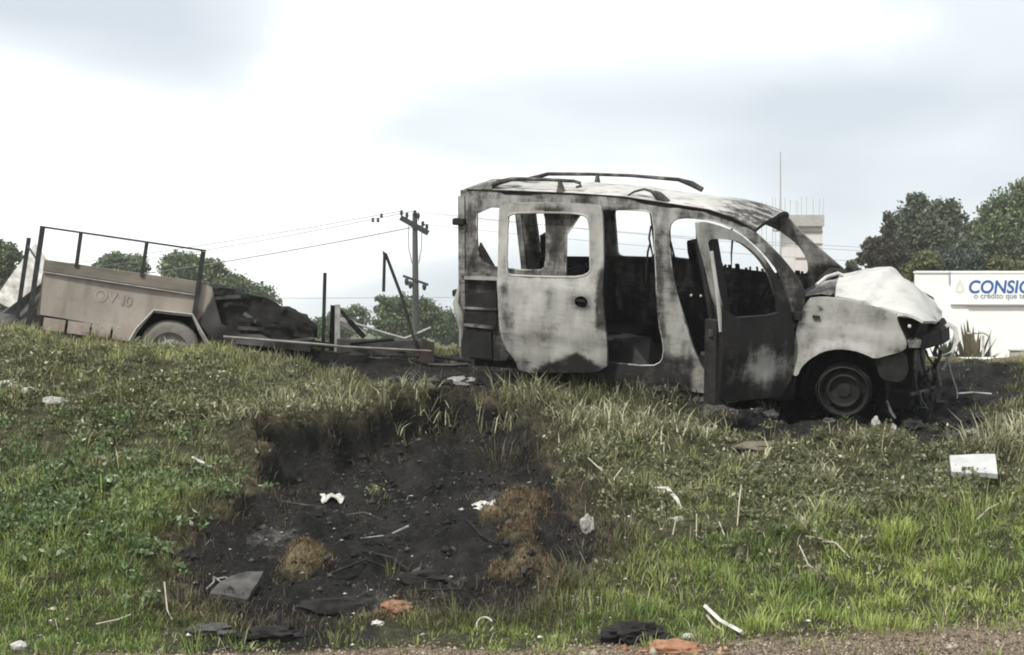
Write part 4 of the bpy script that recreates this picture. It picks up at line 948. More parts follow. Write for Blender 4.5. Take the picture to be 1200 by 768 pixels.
# ------------------------------------------------------------------ white premises wall with a sign
WD = 46.0
wx0 = W(1074, 0, WD).x; wz = W(0, 320, WD).z
wall = empty('premises_wall', (wx0, WD, .15)); tag(wall, 'long white premises wall with blue lettered sign behind the van nose', 'wall')
m = MB(); m.box((0, 0, 0), (26, .25, wz-.15)); m.build('masonry', M['wallwhite'], wall)
m = MB(); m.box((-.02, -.04, wz-.15), (26, .29, wz-.09)); m.build('coping', M['wallwhite'], wall)
sx = W(1113, 0, WD).x-wx0
m = MB(); m.box((sx, -.09, W(0, 357, WD).z-.15), (sx+11, -.03, wz-.20)); sg = m.build('sign_board', M['wallwhite'], wall); sg['label'] = 'white sign board with blue letters CONSIG'
m = MB(); m.box((sx-.03, -.10, W(0, 333, WD).z-.15), (sx-.002, -.02, wz-.12)); m.build('sign_bracket', M['signgrey'], wall)
m = MB(); m.box((sx+.5, -.11, W(0, 357.5, WD).z-.17), (sx+11, -.05, W(0, 357.5, WD).z-.152)); m.build('sign_lower_edge', M['concrete'], wall)
tx = W(1133, 0, WD).x-wx0; tzz = W(0, 343.5, WD).z-.15
t = text('CONSIG', .535, M['signblue'], sg, Matrix.Translation((tx, -.095, tzz)) @ up, shear=.14, off=.012)
t.scale = (.93, 1, 1)
t = text('o crédito que tem bons', .235, M['signgrey'], sg, Matrix.Translation((W(1140, 0, WD).x-wx0, -.095, W(0, 350, WD).z-.15)) @ up, off=.004)
t.scale = (1.0, 1, 1)
m = MB(); dp = [(0, .42), (.05, .3), (.12, .18), (.14, .08), (.11, .0), (0, -.04), (-.11, .0), (-.14, .08), (-.12, .18), (-.05, .3)]
cx_, cz_ = W(1123.5, 0, WD).x-wx0, W(0, 342, WD).z-.15
n = len(dp); ins = [(x*.55, .08+(z-.08)*.55) for x, z in dp]
m.add([(cx_+x, -.10, cz_+z) for x, z in dp]+[(cx_+x, -.10, cz_+z) for x, z in ins]+[(cx_+x, -.09, cz_+z) for x, z in dp], [(i, (i+1) % n, n+(i+1) % n, n+i) for i in range(n)]+[(i, 2*n+i, 2*n+(i+1) % n, (i+1) % n) for i in range(n)])
m.build('drop_logo', M['signbeige'], sg)
# low kerb, cabinet and post in front of the wall
m = MB(); c0 = W(1100, 425, 36); c1 = W(1166, 419, 36); m.box((c0.x, 36, .2), (c1.x, 36.3, c1.z)); tag(m.build('low_kerb_wall', M['wallwhite'], bevel=.03), 'low white kerb wall below the bushes right of the van nose', 'kerb')
m = MB(); c0 = W(1190, 429, 40); c1 = W(1206, 412, 40); m.box((c0.x, 40, .2), (c1.x, 40.5, c1.z)); m.box((c0.x-.03, 39.97, c1.z), (c1.x+.03, 40.53, c1.z+.05)); tag(m.build('utility_cabinet', M['concrete'], bevel=.02), 'small grey cabinet standing by the white wall at the right edge', 'cabinet')
# ------------------------------------------------------------------ unfinished concrete block with starter bars, and mast
BD = 85.0
b0 = W(893, 0, BD).x; b1 = W(966, 0, BD).x
bl = empty('unfinished_building', (b0, BD, 0)); tag(bl, 'pale unfinished concrete building with rebar sticking up behind the windscreen', 'building')
zs = W(0, 252, BD).z
m = MB(); m.box((1.4, 0, zs-.62), (b1-b0, 5, zs)); m.build('roof_slab', M['concrete'], bl)
m = MB(); m.box((1.9, .3, 0), (b1-b0-.05, 4.8, zs-.62)); m.build('block_wall', simple('pale_block', (.52, .50, .47), (.62, .60, .57), 2, .9, .2), bl)
m = MB(); m.box((0, .4, 0), (1.4, 4.6, zs-2.9)); m.build('side_block', M['wallwhite'], bl)
for z in (zs-.95, zs-1.6, zs-2.4):
    m = MB(); m.box((1.85, .24, z), (b1-b0-.03, .298, z+.07)); m.build('string_course', M['concrete'], bl)
rr = random.Random(4)
for i in range(14):
    x = .15+i*.255+rr.uniform(-.05, .05); zb = zs if x > 1.4 else zs-2.9; m = MB(); y = rr.choice((.2, .6, 1.2)) if x > 1.4 else .8; h = W(0, 232, BD).z+rr.uniform(-.15, .2)
    m.tube([(x, y, zb-.2), (x+rr.uniform(-.03, .03), y, h)], .022, 5); m.build('starter_bar', simple('pale_rebar', (.42, .40, .36), (.50, .48, .44), 4, .8, .1) if i == 0 else bpy.data.materials['pale_rebar'], bl)
mx_ = W(914.5, 0, 80).x
m = MB(); m.tube([(mx_, 80, 0), (mx_, 80, 6.5), (mx_, 80, W(0, 178, 80).z)], [.07, .055, .03], 7); tag(m.build('antenna_mast', simple('mast_grey', (.34, .34, .33), (.42, .42, .41), 3, .7, .1), smooth=60), 'thin grey mast rising behind the van windscreen', 'mast')
# ------------------------------------------------------------------ trees
def leaf_quads(C, size, seed, cols, upw=.3):
    """leaf-sized folded quads at the points C"""
    rs = np.random.RandomState(seed); n = len(C)
    a = rs.normal(size=(n, 3)); a /= np.linalg.norm(a, axis=1)[:, None]
    b = rs.normal(size=(n, 3)); b[:, 2] += upw*0; b -= (b*a).sum(1)[:, None]*a; b /= np.linalg.norm(b, axis=1)[:, None]
    s = (size*rs.uniform(.6, 1.3, n))[:, None]
    nn = np.cross(a, b)*s*.18
    V = np.stack([C-a*s, C-b*s*.5+nn, C+a*s, C+b*s*.5+nn], 1).reshape(-1, 3)
    k = np.arange(n)*4
    return V, np.column_stack([k, k+1, k+2, k+3]).ravel(), np.arange(n)*4, np.repeat(cols, 4, 0)
def tree(name, base, blobs, n, leaf, pal, label, seed, trunk_r=.16, cat='tree', group=None, hollow=.45):
    """blobs: (x, y, z, rx, ry, rz) relative to base"""
    rs = np.random.RandomState(seed); base = Vector(base)
    t = empty(name, base); tag(t, label, cat, group)
    vol = np.array([b[3]*b[4]*b[5] for b in blobs])**.67; cnt = (n*vol/vol.sum()).astype(int)
    P = []; Cc = []
    pal = np.array(pal)
    for b, c in zip(blobs, cnt):
        nc = max(6, c//28)                                   # sprays of leaves, so the crown has clumps and gaps
        d = rs.normal(size=(nc, 3)); d /= np.linalg.norm(d, axis=1)[:, None]
        r = rs.uniform(hollow, 1.15, nc)**.7
        cc = d*r[:, None]*np.array(b[3:6])
        w = rs.randint(0, nc, c)
        q = cc[w]+rs.normal(size=(c, 3))*np.array(b[3:6])*.15
        P.append(q+np.array(b[:3]))
        tone = rs.uniform(0, 1, nc)[w][:, None]
        cA = pal[0]*(1-tone)+pal[1]*tone
        k = rs.rand(c)[:, None] < .12
        cA = np.where(k, pal[2], cA)*rs.uniform(.75, 1.25, (c, 1))
        Cc.append(cA)
    P = np.concatenate(P); Cc = np.concatenate(Cc)
    cr = raw_mesh('crown', *leaf_quads(P, leaf, seed+1, Cc)[:3], [M['leaf']], leaf_quads(P, leaf, seed+1, Cc)[3]); cr.parent = t
    m = MB(); top = Vector(max(blobs, key=lambda b: b[2])[:3])
    m.tube([(0, 0, 0), (top.x*.25, top.y*.2, top.z*.4), (top.x*.6, top.y*.5, top.z*.75), tuple(top)], [trunk_r, trunk_r*.8, trunk_r*.5, trunk_r*.15], 8)
    for b in blobs:
        s_ = Vector((top.x*.3, top.y*.3, max(.3, b[2]*.5))); e_ = Vector(b[:3]); mid = s_.lerp(e_, .5)+Vector((0, 0, .1*b[5]))
        m.tube([s_, mid, e_], [trunk_r*.45, trunk_r*.3, trunk_r*.1], 6)
    m.build('trunk', M['bark'], t, smooth=60)
    return t
GREEN = [(.070, .098, .045), (.145, .180, .082), (.22, .24, .125)]
DARK = [(.060, .074, .052), (.115, .135, .088), (.17, .185, .12)]
OLIVE = [(.095, .105, .050), (.15, .16, .075), (.21, .205, .10)]
BLUEG = [(.065, .082, .065), (.10, .12, .095), (.14, .155, .12)]
def pb_(px, py, d): return W(px, py, d)
def tree_px(name, px0, d, blobs_px, n, leaf, pal, label, seed, **k):
    """blobs given as (px, py, rx_px, ry_px, depth offset); turned into metres at the tree's distance"""
    s = d/1800; bx = (px0-600)*s
    bl = [((x-px0)*s, dy, 1.7+(384-y)*s-.1, rx*s, (rx+ry)/2*s, ry*s) for x, y, rx, ry, dy in blobs_px]
    return tree(name, (bx, d, .1), bl, int(n*2.3), leaf*.62, pal, label, seed, **k)
G = 'trees behind the white wall'
tree_px('tall_tree', 1062, 66, [(1074, 248, 11, 20, 0), (1064, 275, 22, 26, 0), (1058, 305, 30, 26, .5), (1082, 285, 20, 30, -.5)], 6500, .17, DARK, 'dark tall tree with pointed top behind the buckled bonnet', 41, group=G)
tree_px('broad_tree', 1100, 70, [(1103, 262, 24, 25, 0), (1112, 285, 26, 26, 1), (1098, 300, 32, 26, -1), (1122, 305, 22, 26, 0)], 8000, .18, DARK, 'broad round dark tree left of the gap above the white wall', 42, group=G)
tree_px('broad_tree', 1190, 72, [(1172, 260, 24, 26, 0), (1200, 245, 30, 30, 0), (1235, 250, 36, 34, 0), (1185, 290, 44, 34, -1), (1150, 290, 22, 26, 0)], 11000, .18, GREEN, 'large green tree above the sign at the right edge', 43, group=G)
tree_px('broad_tree', 1142, 74, [(1140, 288, 22, 24, 0), (1150, 300, 24, 22, 0), (1130, 302, 20, 20, 0)], 5000, .18, DARK, 'dark tree filling the gap between the two big crowns', 48, group=G)
tree_px('reddish_tree', 1028, 62, [(1040, 263, 7, 12, 0), (1022, 287, 9, 8, 0), (1035, 295, 22, 15, 0), (1010, 303, 9, 8, 0), (1045, 302, 22, 18, .5), (1034, 280, 6, 6, 0)], 3600, .13, [(.055, .05, .04), (.085, .075, .055), (.11, .11, .06)], 'small brownish tree with scraggly limbs left of the dark tall tree', 44, group=G, trunk_r=.1)
tree_px('hedge_shrub', 1090, 52, [(1085, 312, 16, 14, 0), (1076, 318, 18, 10, 0)], 2200, .12, OLIVE, 'yellowish shrub just above the wall behind the bonnet', 45, cat='shrub', group='shrubs over the white wall', trunk_r=.06)
tree_px('hedge_shrub', 1120, 54, [(1115, 312, 22, 18, 0), (1135, 312, 20, 16, 0)], 2600, .12, BLUEG, 'bluish green shrub over the wall left of the letters', 46, cat='shrub', group='shrubs over the white wall', trunk_r=.06)
tree_px('hedge_shrub', 1172, 54, [(1168, 316, 22, 12, 0), (1195, 318, 22, 10, 0)], 2400, .12, OLIVE, 'low olive shrub over the wall above the blue letters', 47, cat='shrub', group='shrubs over the white wall', trunk_r=.06)
G2 = 'distant trees on the skyline behind the trailer'
tree_px('skyline_tree', 141, 95, [(141, 308, 22, 12, 0), (125, 312, 14, 9, 0), (158, 312, 16, 9, 0), (141, 330, 28, 18, 0)], 4200, .19, GREEN, 'round distant tree framed by the middle bay of the trailer railing', 51, group=G2)
tree_px('skyline_tree', 222, 90, [(215, 312, 24, 15, 0), (245, 318, 20, 13, 0), (230, 340, 40, 26, 0), (200, 318, 12, 9, 0)], 6000, .19, GREEN, 'distant tree behind the right end post of the trailer railing', 52, group=G2)
tree_px('skyline_tree', 275, 92, [(272, 335, 20, 14, 0), (300, 352, 24, 16, 0), (285, 360, 36, 24, 0)], 4200, .19, GREEN, 'distant tree sloping down behind the charred trailer half', 53, group=G2)
tree_px('skyline_tree', 8, 70, [(4, 298, 18, 14, 0), (15, 312, 18, 18, 0), (-10, 320, 24, 26, 0), (10, 340, 30, 24, 0)], 5200, .16, GREEN, 'green tree behind the white board at the left edge', 54, group=G2)
tree_px('skyline_tree', 405, 95, [(412, 372, 18, 12, 0), (398, 376, 16, 10, 0), (390, 384, 26, 14, 0)], 2600, .18, GREEN, 'low distant tree behind the upright trailer tubes', 55, group=G2)
tree_px('skyline_tree', 478, 85, [(464, 362, 22, 15, 0), (490, 368, 24, 17, 0), (516, 380, 22, 16, 0), (470, 384, 32, 16, 0), (450, 352, 8, 6, 0)], 6200, .18, GREEN, 'bushy distant tree around the foot of the utility pole', 56, group=G2)
tree_px('skyline_tree', 535, 88, [(530, 388, 20, 14, 0), (550, 386, 20, 16, 0)], 2600, .18, GREEN, 'low distant tree right behind the rear corner of the van', 57, group=G2)
tree_px('skyline_tree', 1003, 60, [(997, 314, 7, 9, 0), (1003, 322, 8, 8, 0)], 800, .10, DARK, 'tiny dark tree top beside the far windscreen pillar', 58, trunk_r=.06)
# spiky clumps in front of the white wall
def fan_plant(name, base, n, L, pal, label, seed, w=.05, droop=.6, cat='plant', group=None):
    rs = np.random.RandomState(seed); Vv = []; lp = []; cl = []; st = []
    for i in range(n):
        az = rs.uniform(0, 2*math.pi); el = rs.uniform(.35, 1.45); l = L*rs.uniform(.6, 1.1)
        d = np.array([math.cos(az)*math.cos(el), math.sin(az)*math.cos(el), math.sin(el)]); sd_ = np.array([-math.sin(az), math.cos(az), 0])
        pts = [d*l*t-np.array([0, 0, droop*l*t*t*math.cos(el)]) for t in (0, .35, .7, 1)]
        k = len(Vv); ww = [w*.6, w, w*.7, 0.004]
        for p_, q in zip(pts, ww): Vv += [p_-sd_*q/2, p_+sd_*q/2]
        for j in range(3): st.append(len(lp)); lp += [k+2*j, k+2*j+1, k+2*j+3, k+2*j+2]
        t = rs.rand(); c = np.array(pal[0])*(1-t)+np.array(pal[1])*t; cl += [c]*8
    o = raw_mesh(name, np.array(Vv), np.array(lp), np.array(st), [M['leaf']], np.array(cl)); o.location = base
    return tag(o, label, cat, group)
for (px_, py_, L, pal, lab, sdd) in ((1108, 405, .85, [(.03, .04, .025), (.07, .085, .05)], 'dark spiky plant against the white wall just right of the van nose', 61), (1140, 405, .95, [(.10, .085, .05), (.15, .13, .08)], 'brownish drooping plant against the white wall right of the spiky one', 62), (1150, 414, .6, DARK, 'low green bush below the drooping plant by the white wall', 63)):
    c = W(px_, py_+14, 37); fan_plant('spiky_plant', (c.x, 37.0, tz(c.x, 37)), 150, L*2.0, pal, lab, sdd, .15, .95, group='plants before the white wall')
c = W(1163, 395, 37); m = MB(); m.tube([(c.x, 37.2, .1), (c.x, 37.2, c.z), (c.x-.15, 37.2, c.z+.1), (c.x-.55, 37.2, c.z+.08)], .03, 6); tag(m.build('bent_pipe_post', M['pvc'], smooth=50), 'thin pale bent pipe post before the white wall', 'post')
c = W(1152, 408, 36.6); m = MB(); m.tube([(c.x, 36.6, .1), (c.x, 36.6, c.z+.3)], .03, 6); tag(m.build('thin_stake', M['pvc'], smooth=50), 'thin pale stake among plants at the white wall', 'stake')

# ------------------------------------------------------------------ grass, weeds and straw on the bank
def visible_xy(n, seed, y0=7.7, y1=17.0, marg=1.25):
    rs = np.random.RandomState(seed)
    y = rs.uniform(y0, y1, n); x = rs.uniform(-1, 1, n)*(y/3*marg+.3)
    keep = rs.rand(n) < (y/3*marg+.3)/(y1/3*marg+.3)
    return x[keep], y[keep], rs
def blades(name, x, y, L, w, lean, cols, rs, mats, z=None, az=None):
    n = len(x); z = terrain(x, y)-.008 if z is None else z
    az = rs.uniform(0, 2*np.pi, n) if az is None else az
    d = np.column_stack([np.cos(az), np.sin(az)])
    # blade width faces a random way
    sa = az+np.pi/2+rs.normal(0, .5, n); sx_, sy_ = np.cos(sa)*w/2, np.sin(sa)*w/2
    h1 = L*.55*np.cos(lean*.55); o1 = L*.55*np.sin(lean*.55)
    h2 = h1+L*.45*np.cos(lean*1.45); o2 = o1+L*.45*np.sin(np.minimum(lean*1.45, 2.6))
    V = np.zeros((n, 5, 3))
    V[:, 0] = np.column_stack([x-sx_, y-sy_, z]); V[:, 1] = np.column_stack([x+sx_, y+sy_, z])
    V[:, 2] = np.column_stack([x+d[:, 0]*o1-sx_*.8, y+d[:, 1]*o1-sy_*.8, z+h1]); V[:, 3] = np.column_stack([x+d[:, 0]*o1+sx_*.8, y+d[:, 1]*o1+sy_*.8, z+h1])
    V[:, 4] = np.column_stack([x+d[:, 0]*o2, y+d[:, 1]*o2, z+np.maximum(h2, .004)])
    k = (np.arange(n)*5)[:, None]
    lp = np.concatenate([k+0, k+1, k+3, k+2, k+2, k+3, k+4], 1).ravel()
    st = np.column_stack([np.arange(n)*7, np.arange(n)*7+4]).ravel()
    return raw_mesh(name, V.reshape(-1, 3), lp, st, mats, np.repeat(cols, 5, 0))
def lushness(x, y):     # tall bright grass low on the bank
    return np.clip(sstep(11.0, 9.7, y)*(.75+.5*fbm(x*.9+2, y*.9, 3)) - .45*gravel_mask(x, y), 0, 1)
def cover(x, y):
    b = burn_sd(x, y); v = van_sd(x, y); c = clump_mask(x, y)
    k = np.maximum(1-sstep(-.22, .12, b), .022)*(1-sstep(-.25, .2, v)*.97)*(1-.93*gravel_mask(x, y))
    patch = fbm(x*1.6+9, y*1.6, 4)
    p2 = fbm(x*5+1, y*5+6, 3); lw = sstep(10.6, 9.4, y); k = k*np.clip(.35+.4*lw+2.2*(patch-.3), .25, 1)*np.clip(.35+.3*lw+2.4*(p2-.32), .2, 1)
    tr_ = np.clip(1.3-np.hypot((x+.95)/.9, (y-8.15)/.28), 0, 1); k = k*(1-.8*np.clip(tr_*2, 0, 1))
    return k
# 1 green grass: shaggy clumps of unequal height and tone, and a thin short sward between them
def clumped(nc, per, seed, rad):
    x, y, rs = visible_xy(nc, seed, 7.75, 16.2)
    k = rs.rand(len(x)) < cover(x, y); x, y = x[k], y[k]; n = len(x)
    size = rs.lognormal(0, .35, n)*(.7+.8*np.clip(fbm(x*1.7+30, y*1.7+4, 3)-.25, 0, 1)*1.4); tone = rs.rand(n)
    m_ = np.maximum(3, (per*size*rs.uniform(.6, 1.3, n)).astype(int)); i = np.repeat(np.arange(n), m_)
    r = rad*size[i]*np.sqrt(rs.rand(len(i))); a = rs.uniform(0, 2*np.pi, len(i))
    return x[i]+r*np.cos(a), y[i]+r*np.sin(a), size[i], tone[i], a, r/(rad*size[i]), rs
x, y, size, tone, az, rr_, rs = clumped(30000, 15, 71, .055)
x2, y2, rs2 = visible_xy(330000, 73, 7.75, 16.2); k = rs2.rand(len(x2)) < cover(x2, y2)*.8; x2, y2 = x2[k], y2[k]; n2 = len(x2)
lu = lushness(x, y); L1 = (.058+.010*lu)*size*rs.uniform(.6, 1.35, len(x)); le1 = np.clip(.15+1.0*rr_*rs.uniform(.5, 1.3, len(x)), 0, 1.5)
L2 = .03*rs2.uniform(.5, 1.6, n2); le2 = rs2.uniform(.3, 1.4, n2)
x = np.concatenate([x, x2]); y = np.concatenate([y, y2]); L = np.concatenate([L1, L2]); le = np.concatenate([le1, le2]); tone = np.concatenate([tone, rs2.rand(n2)]); az = np.concatenate([az, rs2.uniform(0, 6.28, n2)])
n = len(x); lu = lushness(x, y); pt_ = fbm(x*1.3+30, y*1.3+4, 3); pt2 = fbm(x*.8+3, y*.8+40, 3)
t = np.clip(.5*tone+1.6*(pt_-.3), 0, 1)[:, None]
cA = np.array([.110, .172, .036]); cB = np.array([.310, .372, .100]); cD = np.array([.100, .134, .040]); cE = np.array([.292, .318, .116]); cY = np.array([.38, .355, .20])
cl = (cD*(1-t)+cE*t)*(1-lu[:, None])+(cA*(1-t)+cB*t)*lu[:, None]
dry = rs.rand(n)[:, None] < (.05+.11*(1-lu[:, None])+.28*np.clip(pt2-.5, 0, 1)[:, None])
cl = np.where(dry, cY, cl)*rs.uniform(.7, 1.3, (n, 1))
edge = sstep(-.45, -.05, burn_sd(x, y))[:, None]                 # singed brown fringe
cl = cl*(1-edge*.75)+np.array([.085, .062, .035])*edge*.75
sc = np.maximum(sstep(-.9, -.1, burn_sd(x, y))*sstep(-1.0, .3, x), sstep(-.9, -.1, van_sd(x, y)))[:, None]   # scorched, half dead grass, with shade below the van put into its colour
cl = cl*(1-sc*.55)+np.array([.080, .074, .044])*sc*.55
g_ = blades('grass', x, y, L, rs.uniform(.0035, .0075, n), le, cl, rs, [M['leaf']], az=az)
tag(g_, 'short green and olive grass covering the bank', 'grass', kind='stuff')
# 2 straw and dead stems
x, y, rs = visible_xy(90000, 72, 8.0, 15.5)
k = rs.rand(len(x)) < cover(x, y)*np.clip(.15+1.6*(fbm(x*1.3+70, y*1.3, 4)-.42)+.35*sstep(11.0, 12.2, y), .04, 1)*(1-.55*lushness(x, y))
x, y = x[k], y[k]; n = len(x); t = rs.rand(n)[:, None]
cl = (np.array([.20, .18, .11])*(1-t)+np.array([.42, .39, .27])*t)*rs.uniform(.6, 1.15, (n, 1))
o = blades('dry_straw', x, y, rs.uniform(.05, .17, n), rs.uniform(.003, .0065, n), rs.uniform(.3, 1.5, n), cl, rs, [M['leaf']])
tag(o, 'pale dead straw scattered through the bank grass', 'straw', kind='stuff')
# dead black and brown stubble where the fire ran out
x, y, rs = visible_xy(300000, 75, 8.3, 13.6)
b = burn_sd(x, y); k = rs.rand(len(x)) < .75*np.exp(-((b+.02)/.25)**2)*np.clip(2.5*(fbm(x*3+4, y*3+2, 3)-.3), 0, 1)
x, y = x[k], y[k]; n = len(x); t = rs.rand(n)[:, None]**1.5
cl = (np.array([.022, .02, .018])*(1-t)+np.array([.16, .125, .08])*t)*rs.uniform(.6, 1.2, (n, 1))
o = blades('burnt_stubble', x, y, rs.uniform(.03, .11, n), rs.uniform(.003, .006, n), rs.uniform(.2, 1.4, n), cl, rs, [M['leaf']])
tag(o, 'blackened and brown stubble fringing the burnt hollow', 'stubble', kind='stuff')
# 3 broadleaf weeds in low drifts
def weeds(name, nplants, seed, region, pal, leaf, hmax, label, per=26):
    rs = np.random.RandomState(seed); x, y, _ = visible_xy(nplants, seed+1, 8.3, 14.2)
    w = region(x, y)*cover(x, y); k = rs.rand(len(x)) < w; x, y = x[k], y[k]
    z = terrain(x, y); n = len(x); pal = np.array(pal)
    i = np.repeat(np.arange(n), per); r = np.abs(rs.normal(0, .05, len(i))); a = rs.uniform(0, 2*np.pi, len(i))
    hh = (hmax*rs.uniform(.4, 1, n))[i]*rs.uniform(.25, 1, len(i))
    C = np.column_stack([x[i]+r*np.cos(a), y[i]+r*np.sin(a), z[i]+hh])
    t = rs.rand(n)[i][:, None]; c = (pal[0]*(1-t)+pal[1]*t)*rs.uniform(.7, 1.25, (len(i), 1)); c = np.where(rs.rand(len(i))[:, None] < .05, pal[2], c)
    V, lp, st, cc = leaf_quads(C, leaf, seed+2, c)
    return tag(raw_mesh(name, V, lp, st, [M['leaf']], cc), label, 'weeds', kind='stuff')
weeds('broadleaf_weeds', 14000, 81, lambda x, y: np.exp(-(((x+2.8)/1.2)**2+((y-10.2)/.9)**2)), [(.085, .135, .045), (.165, .22, .105), (.42, .46, .32)], .021, .13, 'leafy green weeds on the left of the bank')
weeds('olive_weeds', 22000, 84, lambda x, y: np.clip(.8*np.exp(-(((x-2.0)/1.9)**2+((y-11.2)/1.1)**2))+.75*np.exp(-(((x+3)/1.6)**2+((y-12)/1.0)**2)), 0, 1), [(.10, .115, .055), (.215, .215, .12), (.46, .44, .33)], .018, .11, 'dull olive weeds on the upper bank')
# 4 singed turf left standing inside the burn: each clump its own plant
rs = np.random.RandomState(91)
for (cx, cy, rx, ry, lab) in ((-1.27, 9.5, .24, .32, 'round yellow-brown singed grass clump inside the burnt hollow'), (.02, 10.55, .36, .62, 'brown singed grass clump at the upper right of the burnt hollow'), (.08, 9.5, .36, .62, 'brown singed grass clump at the lower right of the burnt hollow')):
    n = 5200 if cx < -1 else 11000; a = rs.uniform(0, 2*np.pi, n); r = np.sqrt(rs.rand(n)); x = cx+rx*r*np.cos(a)*1.1; y = cy+ry*r*np.sin(a)*1.1
    k = rs.rand(n) < np.clip(.05+1.6*clump_mask(x, y), 0, 1)*(.35+.65*(fbm(x*7, y*7, 2) > .47)); x, y = x[k], y[k]; n = len(x); t = rs.rand(n)[:, None]
    base_c = np.array([.115, .080, .045]) if cx > -1 else np.array([.17, .125, .055])
    cl = (base_c*(1-t)+np.array([.25, .18, .10])*t)*rs.uniform(.3, 1.2, (n, 1))
    o = blades('singed_grass_clump', x, y, rs.uniform(.025, .075, n), rs.uniform(.003, .006, n), rs.uniform(.3, 1.5, n), cl, rs, [M['leaf']])
    tag(o, lab, 'grass clump', 'singed grass clumps in the burn')
# 5 long pale grass tussocks on the lip
def tussock(x0, y0, n, L, sp, lab, seed, pal=((.17, .18, .08), (.56, .54, .38)), lean=(.3, 1.3)):
    rs = np.random.RandomState(seed); r_ = np.clip(np.abs(rs.normal(0, 1, n)), 0, 1.6); a_ = rs.uniform(0, 2*np.pi, n); x = x0+sp*r_*np.cos(a_); y = y0+sp*.7*r_*np.sin(a_); t = rs.rand(n)[:, None]**1.4
    cl = np.array(pal[0])*(1-t)+np.array(pal[1])*t
    o = blades('grass_tussock', x, y, L*rs.uniform(.5, 1.15, n), rs.uniform(.008, .015, n), rs.uniform(*lean, n), cl*rs.uniform(.7, 1.1, (n, 1)), rs, [M['leaf']])
    return tag(o, lab, 'tussock', 'long pale grass tussocks')
for k, (x, y, lab) in enumerate(((.15, 13.5, 'dull weedy tussock hiding the rear wheel of the van'), (.55, 13.4, 'dull weedy tussock under the front edge of the sliding door'), (1.0, 13.2, 'dull weedy tussock under the open side doorway'), (1.35, 13.05, 'dull weedy tussock against the sill before the front door'))):
    tussock(x, y, 130, .20, .15, lab, 120+k, pal=((.05, .055, .03), (.24, .23, .15)), lean=(.2, 1.3))
tussock(-.75, 13.0, 150, .26, .16, 'pale hanging tussock above the upper middle lip of the hollow', 130, lean=(.5, 1.5))
tussock(.85, 12.75, 170, .28, .2, 'pale straggly tussock just below the sill of the open doorway', 131, lean=(.5, 1.5))
tussock(-2.1, 11.6, 110, .20, .16, 'pale dry tussock on the left shoulder of the hollow', 132, lean=(.6, 1.5))
tussock(1.7, 11.4, 120, .22, .22, 'loose pale tussock on the right slope below the earth hump', 133, lean=(.7, 1.6))
tussock(.30, 12.95, 170, .30, .16, 'pale hanging tussock below the rear of the sliding door', 112, lean=(.6, 1.5))
tussock(.50, 12.7, 150, .28, .15, 'pale hanging tussock on the slope below the sliding door front', 113, lean=(.6, 1.5))
tussock(-1.75, 12.2, 130, .22, .16, 'pale tussock left of the hollow lip', 114, lean=(.5, 1.4))
tussock(1.45, 12.0, 150, .24, .18, 'dull pale tussock below the ash under the open door', 115, lean=(.5, 1.5))
tussock(.95, 11.75, 140, .24, .22, 'matted straw tussock in the middle of the upper right slope', 116, lean=(.8, 1.6))
tussock(2.6, 11.75, 120, .22, .2, 'dull matted tussock right below the front wheel', 117, lean=(.6, 1.5))
tussock(-.02, 13.0, 210, .30, .17, 'pale long-bladed grass tussock just below the sliding door', 101)
tussock(-1.40, 12.35, 150, .24, .14, 'pale grass tussock on the upper left lip of the burnt hollow', 102)
tussock(-1.05, 12.6, 90, .22, .12, 'pale grass tussock above the middle of the hollow lip', 103)
tussock(.75, 12.35, 190, .26, .22, 'straggly pale tussock on the bank below the open side doorway', 104)
tussock(1.15, 12.1, 150, .26, .2, 'straggly pale tussock below the sill behind the open front door', 105)
tussock(2.25, 10.85, 70, .26, .09, 'single pale drooping tussock below the front wheel', 106, lean=(.7, 1.5))
tussock(3.75, 11.75, 260, .34, .17, 'big pale tussock at the right edge above the white plate', 107)
tussock(4.05, 12.1, 150, .34, .2, 'tall pale tussock furthest right beyond the burnt ground', 108)
tussock(.55, 11.6, 90, .22, .2, 'thin straw tussock right of the hollow rim', 109)
tussock(1.9, 9.95, 60, .20, .16, 'sparse straw tussock on the lower right bank', 110, lean=(.6, 1.5))
tussock(2.05, 10.2, 50, .24, .12, 'loose heap of pale straw on the right bank', 111, lean=(.9, 1.6))
# ------------------------------------------------------------------ crumbs, ash flakes, gravel
def crumbs(name, n, seed, dens, size, pal, label, y0=7.7, y1=14.5, flat=.5):
    rs = np.random.RandomState(seed); x, y, _ = visible_xy(n, seed+1, y0, y1)
    k = rs.rand(len(x)) < dens(x, y); x, y = x[k], y[k]; n = len(x); z = terrain(x, y)
    s = size*rs.lognormal(0, .45, n)
    base = np.array([(1, 0, 0), (-.3, .9, 0), (-.7, -.7, 0), (.1, .1, 1), (.0, .1, -.6)], float)
    F = np.array([(0, 1, 3), (1, 2, 3), (2, 0, 3), (1, 0, 4), (2, 1, 4), (0, 2, 4)])
    a = rs.uniform(0, 2*np.pi, n); ca, sa = np.cos(a), np.sin(a)
    B = base[None]*rs.uniform(.6, 1.4, (n, 5, 3)); B[:, :, 2] *= flat
    X = B[:, :, 0]*ca[:, None]-B[:, :, 1]*sa[:, None]; Y = B[:, :, 0]*sa[:, None]+B[:, :, 1]*ca[:, None]
    V = np.stack([X, Y, B[:, :, 2]], -1)*s[:, None, None]+np.column_stack([x, y, z+s*.15])[:, None]
    lp = (F.ravel()[None]+(np.arange(n)*5)[:, None]).ravel(); st = np.arange(n*6)*3
    pal = np.array(pal); c = pal[rs.randint(0, len(pal), n)]*rs.uniform(.7, 1.2, (n, 1))
    return tag(raw_mesh(name, V.reshape(-1, 3), lp, st, [M['crumb']], np.repeat(c, 5, 0)), label, 'debris', kind='stuff')
